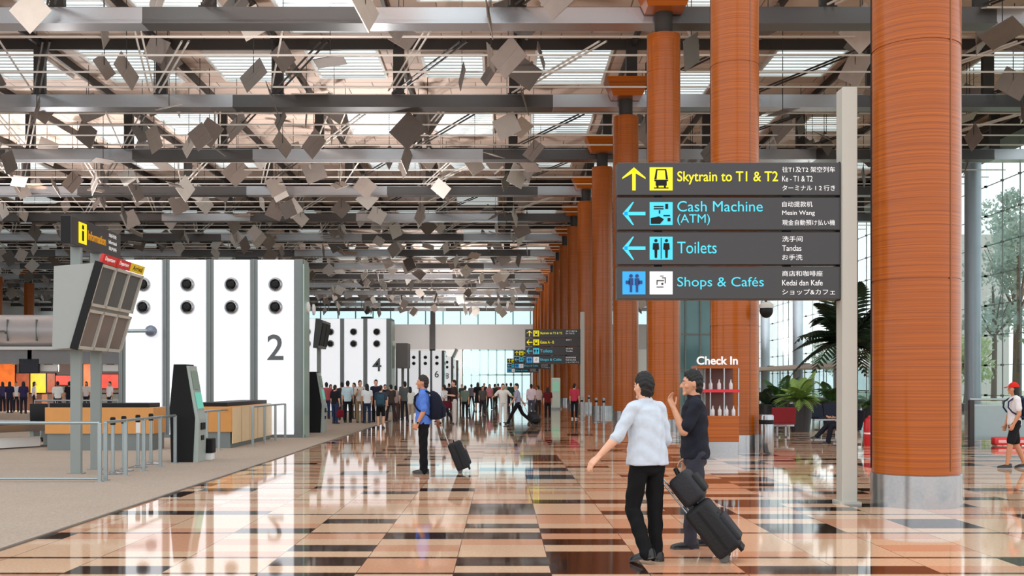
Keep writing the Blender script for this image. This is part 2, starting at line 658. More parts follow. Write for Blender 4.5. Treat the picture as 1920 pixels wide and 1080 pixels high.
# tilted square reflectors below the skylights
fins = []
for k in range(1, 15):
    for i, x in enumerate(XL[:-1]):
        for h in range(8):
            if h > 4 and R.random() < 0.5:
                continue
            edge = R.choice((0.35, 1.0, MOD - 1.0, MOD - 0.35, R.uniform(0.5, MOD - 0.5)))
            px = x + edge
            if px > 28 or abs(px - COLX) < 0.9:
                continue
            fins.append((px, beam_y(k) + R.uniform(0.8, BAY - 0.8), R.uniform(13.0, 15.3)))
def in_view(p):
    u = VPX + FOC * p[0] / p[1]
    v = HOR - FOC * (p[2] - EYE) / p[1]
    return -60 < u < 1980 and v > -60
fins = sorted([f for f in fins if in_view(f)], key=lambda f: f[1])
def fin_into(m, w, kind, c=(0, 0, 0)):
    if kind == 0:
        e = Euler((R.uniform(-0.4, 0.4) + PI / 2, PI / 4 + R.uniform(-0.4, 0.4), R.uniform(-0.6, 0.6)))
    elif kind == 1:
        e = Euler((R.uniform(-0.5, 0.5) + PI / 2, PI / 4 + R.uniform(-0.3, 0.3), R.uniform(0.8, 1.45) * R.choice((-1, 1))))
    else:
        e = Euler((R.uniform(-0.6, 0.6), R.uniform(-0.6, 0.6), R.uniform(-1, 1)))
    M = Matrix.Translation(Vector(c)) @ e.to_matrix().to_4x4()
    m.box((0, 0, 0), (w, w * R.uniform(0.8, 1.2), 0.03), M)
    ax = e.to_matrix() @ Vector((0, 0, 1))
    m.box((0, 0, 0.03), (w * 0.08, w * 0.9, 0.05), M)
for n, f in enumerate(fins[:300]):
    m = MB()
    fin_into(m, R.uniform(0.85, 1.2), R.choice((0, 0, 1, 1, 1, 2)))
    o = m.build('reflector_panel', R.choice((M_FIN, M_FIN, M_FIN, M_FIN2, M_FIN2, M_FIN3) if n < 150 else (M_FIN, M_FIN2, M_FIN3, M_FIN3)), None, False, f)  # farther panels get a paler mix, standing in for light
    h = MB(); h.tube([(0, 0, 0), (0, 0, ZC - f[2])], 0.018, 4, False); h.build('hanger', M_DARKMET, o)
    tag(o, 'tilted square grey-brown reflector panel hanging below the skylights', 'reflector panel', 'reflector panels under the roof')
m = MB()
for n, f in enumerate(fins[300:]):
    m.mi = (0, 2, 1, 2, 0, 2)[n % 6]  # mostly pale panels, brightening the far roof by colour
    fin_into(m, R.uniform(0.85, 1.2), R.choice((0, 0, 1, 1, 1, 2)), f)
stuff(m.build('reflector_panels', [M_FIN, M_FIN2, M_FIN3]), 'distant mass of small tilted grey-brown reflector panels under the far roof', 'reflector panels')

# flat tan soffit boards between the posts
m0 = None
for k in range(1, 9):
    for x in XL:
        if R.random() < 0.3:
            m = MB(); m.box((0, 0, 0), (1.5, 0.9, 0.05), Euler((0.25, 0, 0)))
            struct(m.build('ceiling_board', M_TAN if R.random() < 0.5 else M_FIN3, None, False, (x + R.uniform(0.5, 1.5), beam_y(k) + R.uniform(-0.9, 2), ZB + R.uniform(0.2, 1.2))))

# ------------------------------------------------------------------ end wall
YW = YEND + 1.5
m = MB()
m.bx(-76, 30, YW, YW + 0.6, 7.5, 11.8)
struct(m.build('wall_end', M_GREYW))
m = MB(); m.bx(-76, 30, YW + 0.2, YW + 0.25, 11.8, 16.5); struct(m.build('window_1', M_GLASS2))
m = MB()
for i in range(36):
    x = -76 + i * 3
    m.bx(x - 0.09, x + 0.09, YW + 0.05, YW + 0.4, 11.8, 16.5)
struct(m.build('trim_2', mat('clerestory_mullion', (96, 140, 138), 0.4, 0.2)))
m = MB(); m.bx(-12.1, -11.3, YW - 0.8, YW, 0, 14); struct(m.build('wall_pier', M_DARKMET))
m = MB(); m.bx(-6.6, 5.0, YW + 0.2, YW + 0.25, 0, 7.5); struct(m.build('window_2', M_GLASS2))
m = MB()
for i in range(9):
    x = -6.6 + i * 1.45
    m.bx(x - 0.1, x + 0.1, YW, YW + 0.35, 0, 7.5)
m.bx(-6.6, 5.0, YW, YW + 0.35, 3.0, 3.25); m.bx(-6.6, 5.0, YW, YW + 0.35, 7.3, 7.5)
struct(m.build('trim_3', mat('teal_mullion', (170, 206, 208), 0.4, 0.2)))
m = MB(); m.bx(-30, -6.6, YW, YW + 0.4, 0, 7.5); m.bx(5, 30, YW, YW + 0.4, 0, 7.5)
struct(m.build('wall_end_lower', M_WHITE))
m = MB(); m.bx(-76, -30, YW, YW + 0.4, 0, 7.5); struct(m.build('wall_end_far', M_GREYW))
# slanting brace in the white part of the end wall
m = MB(); m.tube([(-10.6, YW - 1.2, 1.2), (-7.6, YW - 1.2, 7.4)], 0.28, 8); struct(m.build('wall_brace', M_STEEL))
m = MB(); m.bx(-76.5, -76, 40, YW, 0, 17); struct(m.build('wall_left', M_GREYW))

# ------------------------------------------------------------------ window wall on the other side: round posts, cable net, panes
WX = 29.0
posts = [63.8 + 12.55 * i for i in range(-3, 10)]
for y in posts:
    m = MB(); m.lathe([(0.47, -0.1), (0.47, 14.9), (0.52, 14.9), (0.52, 15.5)], (0, 0, 0), 24)
    struct(m.build('window_post', mat('blue_grey_post', (158, 170, 180), 0.35, 0.3, 0.05), None, True, (WX - 0.8, y, 0)))
for i in range(len(posts) - 1):
    a, b = posts[i], posts[i + 1]
    m = MB(); m.bx(WX, WX + 0.03, a, b, 0.0 if not 78 < a < 150 else 3.2, 15.5)
    struct(m.build('window_%d' % (i + 3), M_GLASS))
    m = MB()
    for j in range(1, 6):
        y = a + (b - a) * j / 6
        m.bx(WX - 0.03, WX + 0.03, y - 0.014, y + 0.014, 0, 15.5)
    for z in range(8):
        zz = 0.9 + z * 1.78
        m.bx(WX - 0.035, WX + 0.035, a, b, zz - 0.014, zz + 0.014)
        for j in range(0, 7):
            y = a + (b - a) * j / 6
            m.bx(WX - 0.1, WX + 0.05, y - 0.06, y + 0.06, zz - 0.06, zz + 0.06)
    struct(m.build('window_frame', M_CABLE))
m = MB(); m.bx(WX - 1.4, WX + 0.6, 26, YEND, 15.1, 15.9); struct(m.build('trim_4', M_DARKMET))
m = MB(); m.bx(WX - 0.25, WX + 0.3, 26, YEND, 0, 0.35); struct(m.build('trim_5', M_MULL))
m = MB(); m.bx(WX, WX + 0.5, 20, YEND, 15.5, 17); struct(m.build('wall_right', M_GREYW))
# entrance canopy and doors under it
m = MB(); m.bx(WX - 2.5, WX + 1.0, 84, 150, 2.95, 3.3); struct(m.build('trim_6', M_WHITE))
for i in range(11):
    a = 84 + i * 6
    m = MB(); m.bx(WX - 0.02, WX + 0.02, a + 0.15, a + 5.85, 0.05, 2.95); struct(m.build('door_%d' % (i + 1), M_GLASS2))
    m = MB()
    for y in (a, a + 3):
        m.bx(WX - 0.05, WX + 0.05, y - 0.05, y + 0.05, 0, 2.95)
    m.bx(WX - 0.06, WX + 0.06, a, a + 6, 1.0, 1.1)
    struct(m.build('door_frame', mat('door_frame_pale', (176, 190, 190), 0.4, 0.2)))

# ------------------------------------------------------------------ wood clad columns
def make_column(label, loc, group=None):
    t = thing('wood_clad_column', label, 'column', loc, 0, group)
    m = MB()
    prof = [(0.55, 0.42)]
    for z in (2.9, 5.9, 8.9, 11.9):
        prof += [(0.55, z - 0.012), (0.538, z - 0.011), (0.538, z + 0.011), (0.55, z + 0.012)]
    prof += [(0.55, 13.14), (0.42, 13.16)]
    m.lathe(prof, (0, 0, 0), 64); m.build('shaft', M_WOOD, t, True)
    # pale vertical closing strip down the window side
    m = MB()
    ca = math.radians(-63)
    m.box((0.551 * math.cos(ca), 0.551 * math.sin(ca), 6.72), (0.012, 0.02, 12.5), Euler((0, 0, ca)))
    m.build('joint_strip', mat('joint_brown', (140, 84, 50), 0.4), t)
    m = MB()
    ca = math.radians(167)
    m.box((0.551 * math.cos(ca), 0.551 * math.sin(ca), 6.72), (0.016, 0.05, 12.5), Euler((0, 0, ca)))
    m.build('edge_strip', M_BLACK, t)
    m = MB(); m.lathe([(0.565, 0), (0.565, 0.41), (0.55, 0.42)], (0, 0, 0), 64)
    m.build('base_sleeve', M_STEEL, t, True)
    m = MB(); m.lathe([(0.30, 13.1), (0.30, 14.4)], (0, 0, 0), 24); m.build('neck', M_DARKMET, t, True)
    m = MB()
    m.rings([[(-0.62, -0.75, 13.9), (0.62, -0.75, 13.9), (0.62, 0.1, 13.9), (-0.62, 0.1, 13.9)],
             [(-0.95, -1.2, 14.6), (0.95, -1.2, 14.6), (0.95, 0.1, 14.6), (-0.95, 0.1, 14.6)]])
    m.build('capital', M_WOOD, t)
    return t
col_words = ['thick orange wood-clad column with steel foot right beside the tall sign post',
             'orange wood-clad column carrying the check-in display stand and a dome camera',
             'orange wood-clad column behind the big charcoal sign, between the camera column and a thinner one',
             'orange wood-clad column seen behind the arrow end of the big charcoal sign',
             'orange wood-clad column just clear of the arrow end of the big charcoal sign']
c0 = make_column(col_words[0], (COLX, Y0, 0))
for n in range(1, 15):
    if n < 5:
        lb, g = col_words[n], None
    else:
        lb, g = 'orange wood-clad column far down the long row toward the end wall', 'far columns of the orange row'
    c = dup(c0, (COLX, Y0 + BAY * n, 0), None, lb, g)
for n in (9, 10):
    dup(c0, (-54.4, Y0 + BAY * n + (1.0 if n == 10 else 4), 0), None,
        'dark orange column above the grey shop fascia, ' + ('nearer the flight board' if n == 10 else 'nearer the picture edge'))
# ------------------------------------------------------------------ check-in islands: white lightbox walls with air nozzles
def number_mesh(s, h, mt):
    return text_mesh(s, mt, None, h, 0.02, 0.01)

def nozzle_into(a, b, x, y, z, r=0.21):
    """round jet nozzle on a face looking toward -Y: flared ring (a) and dark bore (b)"""
    def ring(rr, yy, dx=0.0):
        return [Vector((x + dx + rr * math.cos(2 * PI * i / 24), yy, z + rr * math.sin(2 * PI * i / 24))) for i in range(24)]
    a.rings([ring(r, y), ring(r, y - 0.03), ring(r * 0.92, y - 0.07), ring(r * 0.72, y - 0.10), ring(r * 0.56, y - 0.06), ring(r * 0.55, y - 0.02)], True)
    b.rings([ring(r * 0.54, y - 0.055), ring(r * 0.5, y - 0.085), ring(r * 0.30, y - 0.10)], True)

def island(digit, Y, xr, npan, H, label, depth=2.2, extra=0.0, pw=1.28):
    t = thing('check_in_island', label, 'check-in island', (0, 0, 0), 0, 'white lightbox check-in islands')
    gap = 0.24
    xs = xr - 0.32
    m = MB()
    left = xs - npan * pw + gap - 0.1 - extra
    m.bx(left, xr - 0.02, Y + 0.12, Y + depth, 0.0, H, 0.01, 1)
    m.build('core', M_POST, t)
    for i in range(npan):
        x1 = xs - i * pw
        x0 = x1 - (pw - gap)
        m = MB(); m.bx(x0, x1, Y, Y + 0.12, 0.14, H - 0.02, 0.008, 1)
        m.bx(x0 - 0.004, x1 + 0.004, Y - 0.004, Y + 0.05, 0.1, 0.14)
        p = m.build('light_panel', M_LIGHTBOX, t)
        for dz in (0.74, 1.40):
            a, b = MB(), MB()
            nozzle_into(a, b, (x0 + x1) / 2, Y - 0.005, H - dz)
            n = a.build('air_nozzle', M_STEEL, t, True)
            b.build('nozzle_bore', M_BLACK, n)
        m = MB()
        m.bx(x0 - gap + 0.02, x0 - 0.02, Y + 0.04, Y + 0.14, 0.0, H, 0.01, 1)
        m.bx(x0 - gap / 2 - 0.02, x0 - gap / 2 + 0.02, Y + 0.0, Y + 0.06, 0.0, H)
        m.build('mullion', M_MULL, t)
        if i == 0 and digit:
            link('number', number_mesh(digit, 0.74, M_NUM), t, ((x0 + x1) / 2 - 0.24, Y - 0.004, H - 2.93))
    m = MB(); m.bx(xs + 0.03, xr - 0.05, Y + 0.02, Y + 0.14, 0, H, 0.01, 1); m.build('corner_mullion', M_MULL, t)
    m = MB(); m.bx(xr - 0.04, xr, Y - 0.05, Y + depth, 0.0, H - 0.15); m.build('edge_glass', mat('edge_green', (150, 178, 168), 0.15, 0, 0.04), t)
    for dy in (0.5, 1.4):
        m = MB(); m.lathe([(0.17, 0), (0.17, 0.04), (0.09, 0.07)], (0, 0, 0), 20)
        m.build('side_lamp', M_WHITE, t, True, (xr, Y + dy, H - 1.37), (0, PI / 2, 0))
    m = MB(); m.bx(left, xr + 0.02, Y - 0.02, Y + 0.06, 0, 0.1); m.build('plinth', M_MULL, t)
    return t

island('2', 31.0, -5.72, 4, 5.2, 'tall white lightbox wall marked 2 with round nozzles behind the wood counters', 0.8)
island('4', 59.0, -6.05, 4, 5.2, 'white lightbox wall marked 4 behind the queueing crowd', 1.6)
island('6', 115.5, -6.15, 4, 5.2, 'small white lightbox wall with a faint 6 far down the hall', 3, 0, 1.25)
island('8', 141.0, -6.35, 2, 5.2, 'tiny white lightbox wall just beyond the one marked 6', 3, 0, 1.25)
island('', 163.0, -6.6, 1, 5.2, 'tiniest white lightbox wall, last one before the end wall', 3, 0, 1.25)

# lamp arm on island 2
t = thing('wall_lamp_arm', 'blue-grey arm with ball head on the white wall marked 2', 'wall lamp')
m = MB(); m.tube([(-11.4, 30.4, 3.07), (-10.2, 30.7, 3.1)], 0.055, 10); m.build('arm', M_RAIL, t, True)
m = MB(); m.ell((-10.12, 30.80, 3.1), (0.17, 0.17, 0.17)); m.build('ball_head', mat('ball_blue_grey', (120, 128, 142), 0.3, 0.5), t, True)

# added floodlights, put in to brighten the ceiling and end wall
def added_uplight(x, y, z, power, label, rot=(PI, 0, 0), cone=160):
    t = thing('added_floodlight', label, 'floodlight', (x, y, z), 0, 'added floodlights for roof and end wall')
    m = MB(); m.bx(-0.3, 0.3, -0.2, 0.2, 0, 0.12, 0.02); m.build('housing', M_BLACK, t)
    ld = bpy.data.lights.new('floodlight', 'SPOT')
    ld.energy = power
    ld.spot_size = math.radians(cone)
    ld.spot_blend = 0.9
    ld.shadow_soft_size = 0.5
    ld.color = (1.0, 0.97, 0.95)
    lo = bpy.data.objects.new('added_floodlight_lamp', ld)
    COL.objects.link(lo)
    lo.parent = t
    lo.location = (0, 0, 0.2)
    lo.rotation_euler = rot
FL = 'added black floodlight aimed at the roof from the top of a white island'
ISL = []
for yy in (31.0, 59.0, 115.5, 141.0, 163.0):
    added_uplight(-7.5, yy + 0.5, 5.2, 9000 if yy < 40 else (9500 if yy < 100 else 13000), FL)
for xx in (-26.0, -33.0):
    added_uplight(xx, 63.0, 5.6, 9000, 'added black floodlight on top of the rounded grey shop fascia')
for yy in (95.2, 107.8, 126.8):
    added_uplight(27.2, yy, 3.3, 12000, 'added black floodlight on the white canopy by the glass wall')
added_uplight(-7.45, 165.2, 5.2, 14000, 'added black floodlight turned toward the end wall on the last white island', (PI / 2 + 0.1, 0, 0), 120)
# ------------------------------------------------------------------ wood counters in front of island 2
M_CTR = mat('counter_wood', (206, 142, 74), 0.4, 0, 0.10, 5)
M_CTRP = mat('counter_wood_pale', (226, 196, 152), 0.4, 0, 0.08, 5)
def counter(label, x0, x1, y0, y1, side=False):
    t = thing('check_in_counter', label, 'counter')
    m = MB(); m.bx(x0, x1, y0, y1, 0.4, 1.02, 0.01); c = m.build('body', [M_CTR], t)
    m = MB(); m.bx(x0 + 0.04, x1 - 0.04, y0 + 0.04, y1, 0, 0.4); m.build('kick_base', M_MULL, t)
    m = MB(); m.bx(x0 + 0.1, x1 - 0.12, y0 + 0.02, y1 - 0.05, 1.02, 1.12, 0.01); m.build('worktop', M_BLACK, t)
    m = MB()
    n = max(1, round((x1 - x0) / 1.3))
    for i in range(1, n):
        x = x0 + (x1 - x0) * i / n
        m.bx(x - 0.012, x + 0.012, y0 - 0.004, y0 + 0.01, 0.4, 1.02)
    if n > 1:
        m.build('panel_joint', M_MULL, t)
    if side:
        m = MB(); m.bx(x1 - 0.005, x1 + 0.02, y0 + 0.05, y1 - 0.05, 0.12, 1.0); m.build('side_panel', M_CTRP, t)
        m = MB()
        for i in range(1, 5):
            y = y0 + (y1 - y0) * i / 5
            m.bx(x1 + 0.018, x1 + 0.026, y - 0.01, y + 0.01, 0.12, 1.0)
        m.build('side_joint', M_CTR, t)
    return t
counter('long orange wood check-in counter with black top behind the two grey posts', -10.7, -8.15, 25.0, 25.9)
counter('orange wood counter with pale slatted side running back to the white wall marked 2', -7.5, -6.55, 25.9, 30.4, True)

# ------------------------------------------------------------------ flight information board on two posts
t = thing('flight_information_board', 'grey flight board with six tilted screens on two posts over the carpet', 'information board')
YA, YB = 18.0, 20.1
xt, xb, xk = -6.80, -7.22, -7.58
zt, zb = 3.62, 2.18
m = MB()
def prof(y):
    return [(xk, y, zb - 0.02), (xb, y, zb), (xt, y, zt), (xk + 0.03, y, zt - 0.06)]
m.rings([prof(YA), prof(YB)]); m.build('cabinet', mat('cabinet_grey', (158, 160, 156), 0.5, 0.1, 0.04), t)
nrm = Vector((zt - zb, 0, -(xt - xb))).normalized()
up = Vector((xt - xb, 0, zt - zb)).normalized()
base = Vector((xb, YA, zb))
Lf = math.hypot(xt - xb, zt - zb)
FM = Matrix(((0, up.x, nrm.x, base.x), (1, up.y, nrm.y, base.y), (0, up.z, nrm.z, base.z), (0, 0, 0, 1)))
def facebox(m, y0, y1, s0, s1, d0, d1, bev=0.0):
    m.box((0, 0, 0), (1, 1, 1), FM @ Matrix.Translation(((y0 + y1) / 2, (s0 + s1) / 2, (d0 + d1) / 2)) @ Matrix.Diagonal((y1 - y0, s1 - s0, d1 - d0, 1)))
M_SCR = mat('screen_dark', (74, 76, 76), 0.25, 0, 0.12, 3)
M_SCR2 = mat('screen_brownish', (112, 100, 94), 0.25, 0, 0.1, 3)
m = MB()
for s0, s1 in ((0.0, 0.70), (0.76, Lf)):
    facebox(m, 0, 2.1, s0, s0 + 0.05, 0, 0.07); facebox(m, 0, 2.1, s1 - 0.05, s1, 0, 0.07)
    for i in range(4):
        y = i * 0.675
        facebox(m, y, y + 0.06, s0, s1, 0, 0.07)
m.build('screen_frame', M_POSTW, t)
for s0, s1, mt in ((0.05, 0.65, M_SCR2), (0.81, Lf - 0.05, M_SCR)):
    for i in range(3):
        m = MB(); facebox(m, i * 0.675 + 0.06, (i + 1) * 0.675, s0, s1, 0.0, 0.03)
        m.build('screen', mt, t)
m = MB(); facebox(m, -0.03, 0.0, -0.02, Lf + 0.02, -0.05, 0.08); m.build('edge_trim', M_BLACK, t)
M_RED = mat('label_red', (206, 40, 36), 0.4)
M_YELP = mat('label_yellow', (238, 204, 30), 0.4)
for i, (a, b, mt, w) in enumerate(((0.02, 0.66, M_RED, 'Departure'), (0.70, 1.34, M_RED, 'Departure'), (1.38, 2.08, M_YELP, 'Arrival'))):
    m = MB(); facebox(m, a, b, Lf + 0.01, Lf + 0.17, 0.0, 0.05)
    p = m.build('label_plate', mt, t)
    o = link('lettering', text_mesh(w, M_WTXT if mt is M_RED else M_BLACK, (b - a) * 0.7, 0.09, 0.003), p)
    Mx = FM @ Matrix.Translation((a + (b - a) * 0.15, Lf + 0.05, 0.051)) @ Matrix.Rotation(-PI / 2, 4, 'X')
    o.matrix_local = Mx
for y in (18.5, 19.4):
    m = MB(); m.bx(-7.46, -7.28, y - 0.05, y + 0.05, 0.0, 3.95, 0.01); m.bx(-7.5, -7.24, y - 0.09, y + 0.09, 0, 0.03)
    m.build('post', M_POST, t)

t = thing('information_sign', 'charcoal information sign with yellow pictogram above the flight board', 'sign', (0, 0, 0))
m = MB(); m.bx(-7.44, -7.26, 18.0, 20.35, 3.94, 4.42, 0.01); m.build('sign_box', M_SIGN, t)
m = MB(); m.bx(-7.43, -7.27, 17.985, 18.0, 3.95, 4.41); m.build('end_cap', M_BLACK, t)
m = MB(); m.bx(-7.262, -7.252, 18.32, 18.66, 4.0, 4.36)
i_ = m.build('pictogram', M_YEL, t)
m = MB(); m.bx(-7.252, -7.248, 18.45, 18.53, 4.05, 4.22); m.bx(-7.252, -7.248, 18.45, 18.53, 4.25, 4.32); m.build('letter_i', M_BLACK, i_)
text('Information', mat('sign_amber', (246, 170, 20), 0.4), t, (-7.258, 18.72, 4.1), 0.85, 0.17, 0.004, 0.02, PI / 2)
for j, w in enumerate(('询问处', 'Informasi', '案内所')):
    text(w, M_WTXT, t, (-7.258, 19.72, 4.29 - j * 0.12), 0.4, 0.07, 0.003, 0, PI / 2)

# ------------------------------------------------------------------ rails and barrier posts on the carpet
def railing(label, pts, npost, low=True, h=0.95):
    t = thing('handrail', label, 'railing')
    m = MB(); m.tube([(p[0], p[1], h) for p in pts], 0.025, 8); m.build('top_rail', M_RAIL, t, True)
    if low:
        m = MB(); m.tube([(p[0], p[1], 0.06) for p in pts], 0.018, 8); m.build('bottom_rail', M_RAIL, t, True)
    for (a, b), n in zip(zip(pts[:-1], pts[1:]), npost):
        for i in range(n):
            f = i / max(1, n - 1)
            x, y = a[0] + (b[0] - a[0]) * f, a[1] + (b[1] - a[1]) * f
            m = MB(); m.bx(x - 0.03, x + 0.03, y - 0.03, y + 0.03, 0.0, h, 0.008, 1); m.bx(x - 0.06, x + 0.06, y - 0.06, y + 0.06, 0, 0.02)
            m.build('post', M_RAIL, t)
    return t
railing('grey metal rail crossing in front of the two board posts to a corner post', [(-13.2, 17.0), (-6.4, 17.0)], [2])
railing('grey metal rail running back from the corner post to the black kiosk', [(-6.4, 17.25), (-6.42, 21.0)], [5], False)
railing('grey metal rail between the black kiosk and the wood counter', [(-6.7, 23.2), (-6.66, 26.2)], [4], False)
railing('low grey rail leading from the wood counter to the white wall marked 2', [(-6.2, 26.6), (-6.2, 30.6)], [4], False, 1.0)
def barrier(x, y, label):
    t = thing('queue_barrier_post', label, 'barrier post', (x, y, 0.012), 0, 'belt barrier posts by the rail')
    m = MB(); m.lathe([(0.17, 0), (0.17, 0.015), (0.05, 0.04), (0.05, 0.05)], (0, 0, 0), 20); m.build('base', M_STEEL, t, True)
    m = MB(); m.lathe([(0.032, 0.045), (0.032, 0.86)], (0, 0, 0), 14); m.build('pole', M_RAIL, t, True)
    m = MB(); m.lathe([(0.045, 0.85), (0.045, 0.97), (0.03, 0.985)], (0, 0, 0), 14); m.build('belt_head', M_BLACK, t, True)
    return t
barrier(-6.72, 18.45, 'belt barrier post next to the corner post of the grey rail')
barrier(-6.76, 19.1, 'belt barrier post behind the middle of the grey rail')
barrier(-6.78, 19.9, 'belt barrier post hung with the white tag, behind the grey rail')
barrier(-6.8, 20.7, 'belt barrier post closest to the black kiosk')
t = thing('queue_tag', 'small white tag hanging from a belt barrier post behind the rail', 'tag', (-6.75, 19.82, 0.66))
m = MB(); m.bx(-0.04, 0.04, -0.006, 0.006, 0, 0.2, 0.004, 1); m.build('card', M_WHITE, t)
m = MB(); m.bx(-0.03, 0.03, -0.012, 0.012, 0.2, 0.24); m.build('clip', M_BLACK, t)

# ------------------------------------------------------------------ self service kiosk
def kiosk(label, x, y, h=1.95, sc=1.0):
    t = thing('self_service_kiosk', label, 'kiosk', (x, y, 0.012))
    def side(k):
        return [(-0.27 * k, 0), (0.16, 0), (0.20, h * 0.45), (0.02, h), (-0.22, h), (-0.30 * k, h * 0.55)]
    m = MB(); m.prism(side(1), 'Y', -0.28, 0.28); m.build('body', M_BLACK, t)
    m = MB()
    p = [(0.165, 0.0), (0.26, 0.0), (0.28, h * 0.44), (0.24, h * 0.52), (0.08, h * 0.985), (0.03, h * 0.985), (0.205, h * 0.45)]
    m.prism(p, 'Y', -0.27, 0.27); f = m.build('front_shell', mat('kiosk_shell', (168, 178, 172), 0.4, 0.2), t)
    a, b = Vector((0.243, 0, h * 0.53)), Vector((0.092, 0, h * 0.96))
    d = (b - a); L = d.length; d.normalize(); nn = Vector((d.z, 0, -d.x))
    K = Matrix(((0, d.x, nn.x, a.x), (1, 0, 0, 0), (0, d.z, nn.z, a.z), (0, 0, 0, 1)))
    for s0, s1, mt in ((0.03, 0.36, glow('kiosk_screen_teal', (104, 190, 170), 0.35)), (0.42, 0.80, mat('kiosk_glass', (128, 150, 136), 0.2))):
        m = MB(); m.box((0, 0, 0), (1, 1, 1), K @ Matrix.Translation((0, (s0 + s1) / 2, 0.006)) @ Matrix.Diagonal((0.42, s1 - s0, 0.012, 1)))
        m.build('screen', mt, t)
    m = MB(); m.bx(0.262, 0.30, -0.14, 0.14, h * 0.33, h * 0.40); m.build('card_slot', M_BLACK, t)
    m = MB(); m.bx(0.255, 0.285, -0.1, 0.1, h * 0.22, h * 0.27); m.build('ticket_slot', M_BLACK, t)
    t.scale = (sc, sc, sc)
    return t
kiosk('tall black wedge-shaped kiosk with green screen at the end of the grey rail', -6.30, 21.5)
kiosk('small dark kiosk standing beside the edge of the white wall marked 2', -5.95, 34.4)
t = thing('tilted_flight_screen', 'dark tilted flight screen on a pole beyond the edge of the wall marked 2', 'screen', (0, 0, 0))
m = MB(); m.rings([[(-6.15, 34.8, 2.75), (-5.98, 34.8, 2.75), (-5.82, 34.8, 3.65), (-6.06, 34.8, 3.72)], [(-6.15, 36.4, 2.75), (-5.98, 36.4, 2.75), (-5.82, 36.4, 3.65), (-6.06, 36.4, 3.72)]])
m.build('cabinet', M_SCR, t)
m = MB(); m.bx(-6.14, -6.04, 35.5, 35.62, 0.012, 2.8); m.build('post', M_POST, t)
for i in range(2):
    m = MB(); m.box((-5.885, 35.2 + 0.8 * i, 3.2), (0.02, 0.7, 0.75), Euler((0, 0.176, 0))); m.build('screen', M_BLACK, t)
t = thing('litter_bin', 'small black bin with white base behind the tall black kiosk', 'bin', (-6.05, 22.0, 0.012))
m = MB(); m.bx(-0.13, 0.13, -0.13, 0.13, 0.14, 0.44, 0.02); m.build('tub', M_BLACK, t)
m = MB(); m.bx(-0.11, 0.11, -0.11, 0.11, 0.0, 0.14, 0.01); m.build('base', M_WHITE, t)
# ------------------------------------------------------------------ hanging-arm direction signs on tall posts
def poly_icon(parent, name, mt, polys, y, th=0.006):
    m = MB()
    for p in polys:
        m.prism(p, 'Y', y - th, y)
    return m.build(name, mt, parent)
def rect(x0, z0, x1, z1):
    return [(x0, z0), (x1, z0), (x1, z1), (x0, z1)]
def circ(x, z, r, n=16):
    return [(x + r * math.cos(2 * PI * i / n), z + r * math.sin(2 * PI * i / n)) for i in range(n)]
def arrow(kind, cx, cz, s):
    """stroke arrow made of a shaft and two barbs"""
    w = s * 0.075
    P = [rect(-w, -s * 0.5, w, s * 0.42)]
    k = w * 1.414
    P.append([(0, s * 0.5), (0, s * 0.5 - 2 * k), (-s * 0.40 - k, s * 0.10 - k * 1.0), (-s * 0.5, s * 0.0 + k * 0.6)])
    P.append([(0, s * 0.5), (s * 0.5, s * 0.0 + k * 0.6), (s * 0.40 + k, s * 0.10 - k * 1.0), (0, s * 0.5 - 2 * k)])
    out = []
    for p in P:
        q = []
        for x, z in p:
            if kind == 'left':
                x, z = -z, x
            q.append((cx + x, cz + z))
        out.append(q)
    return out

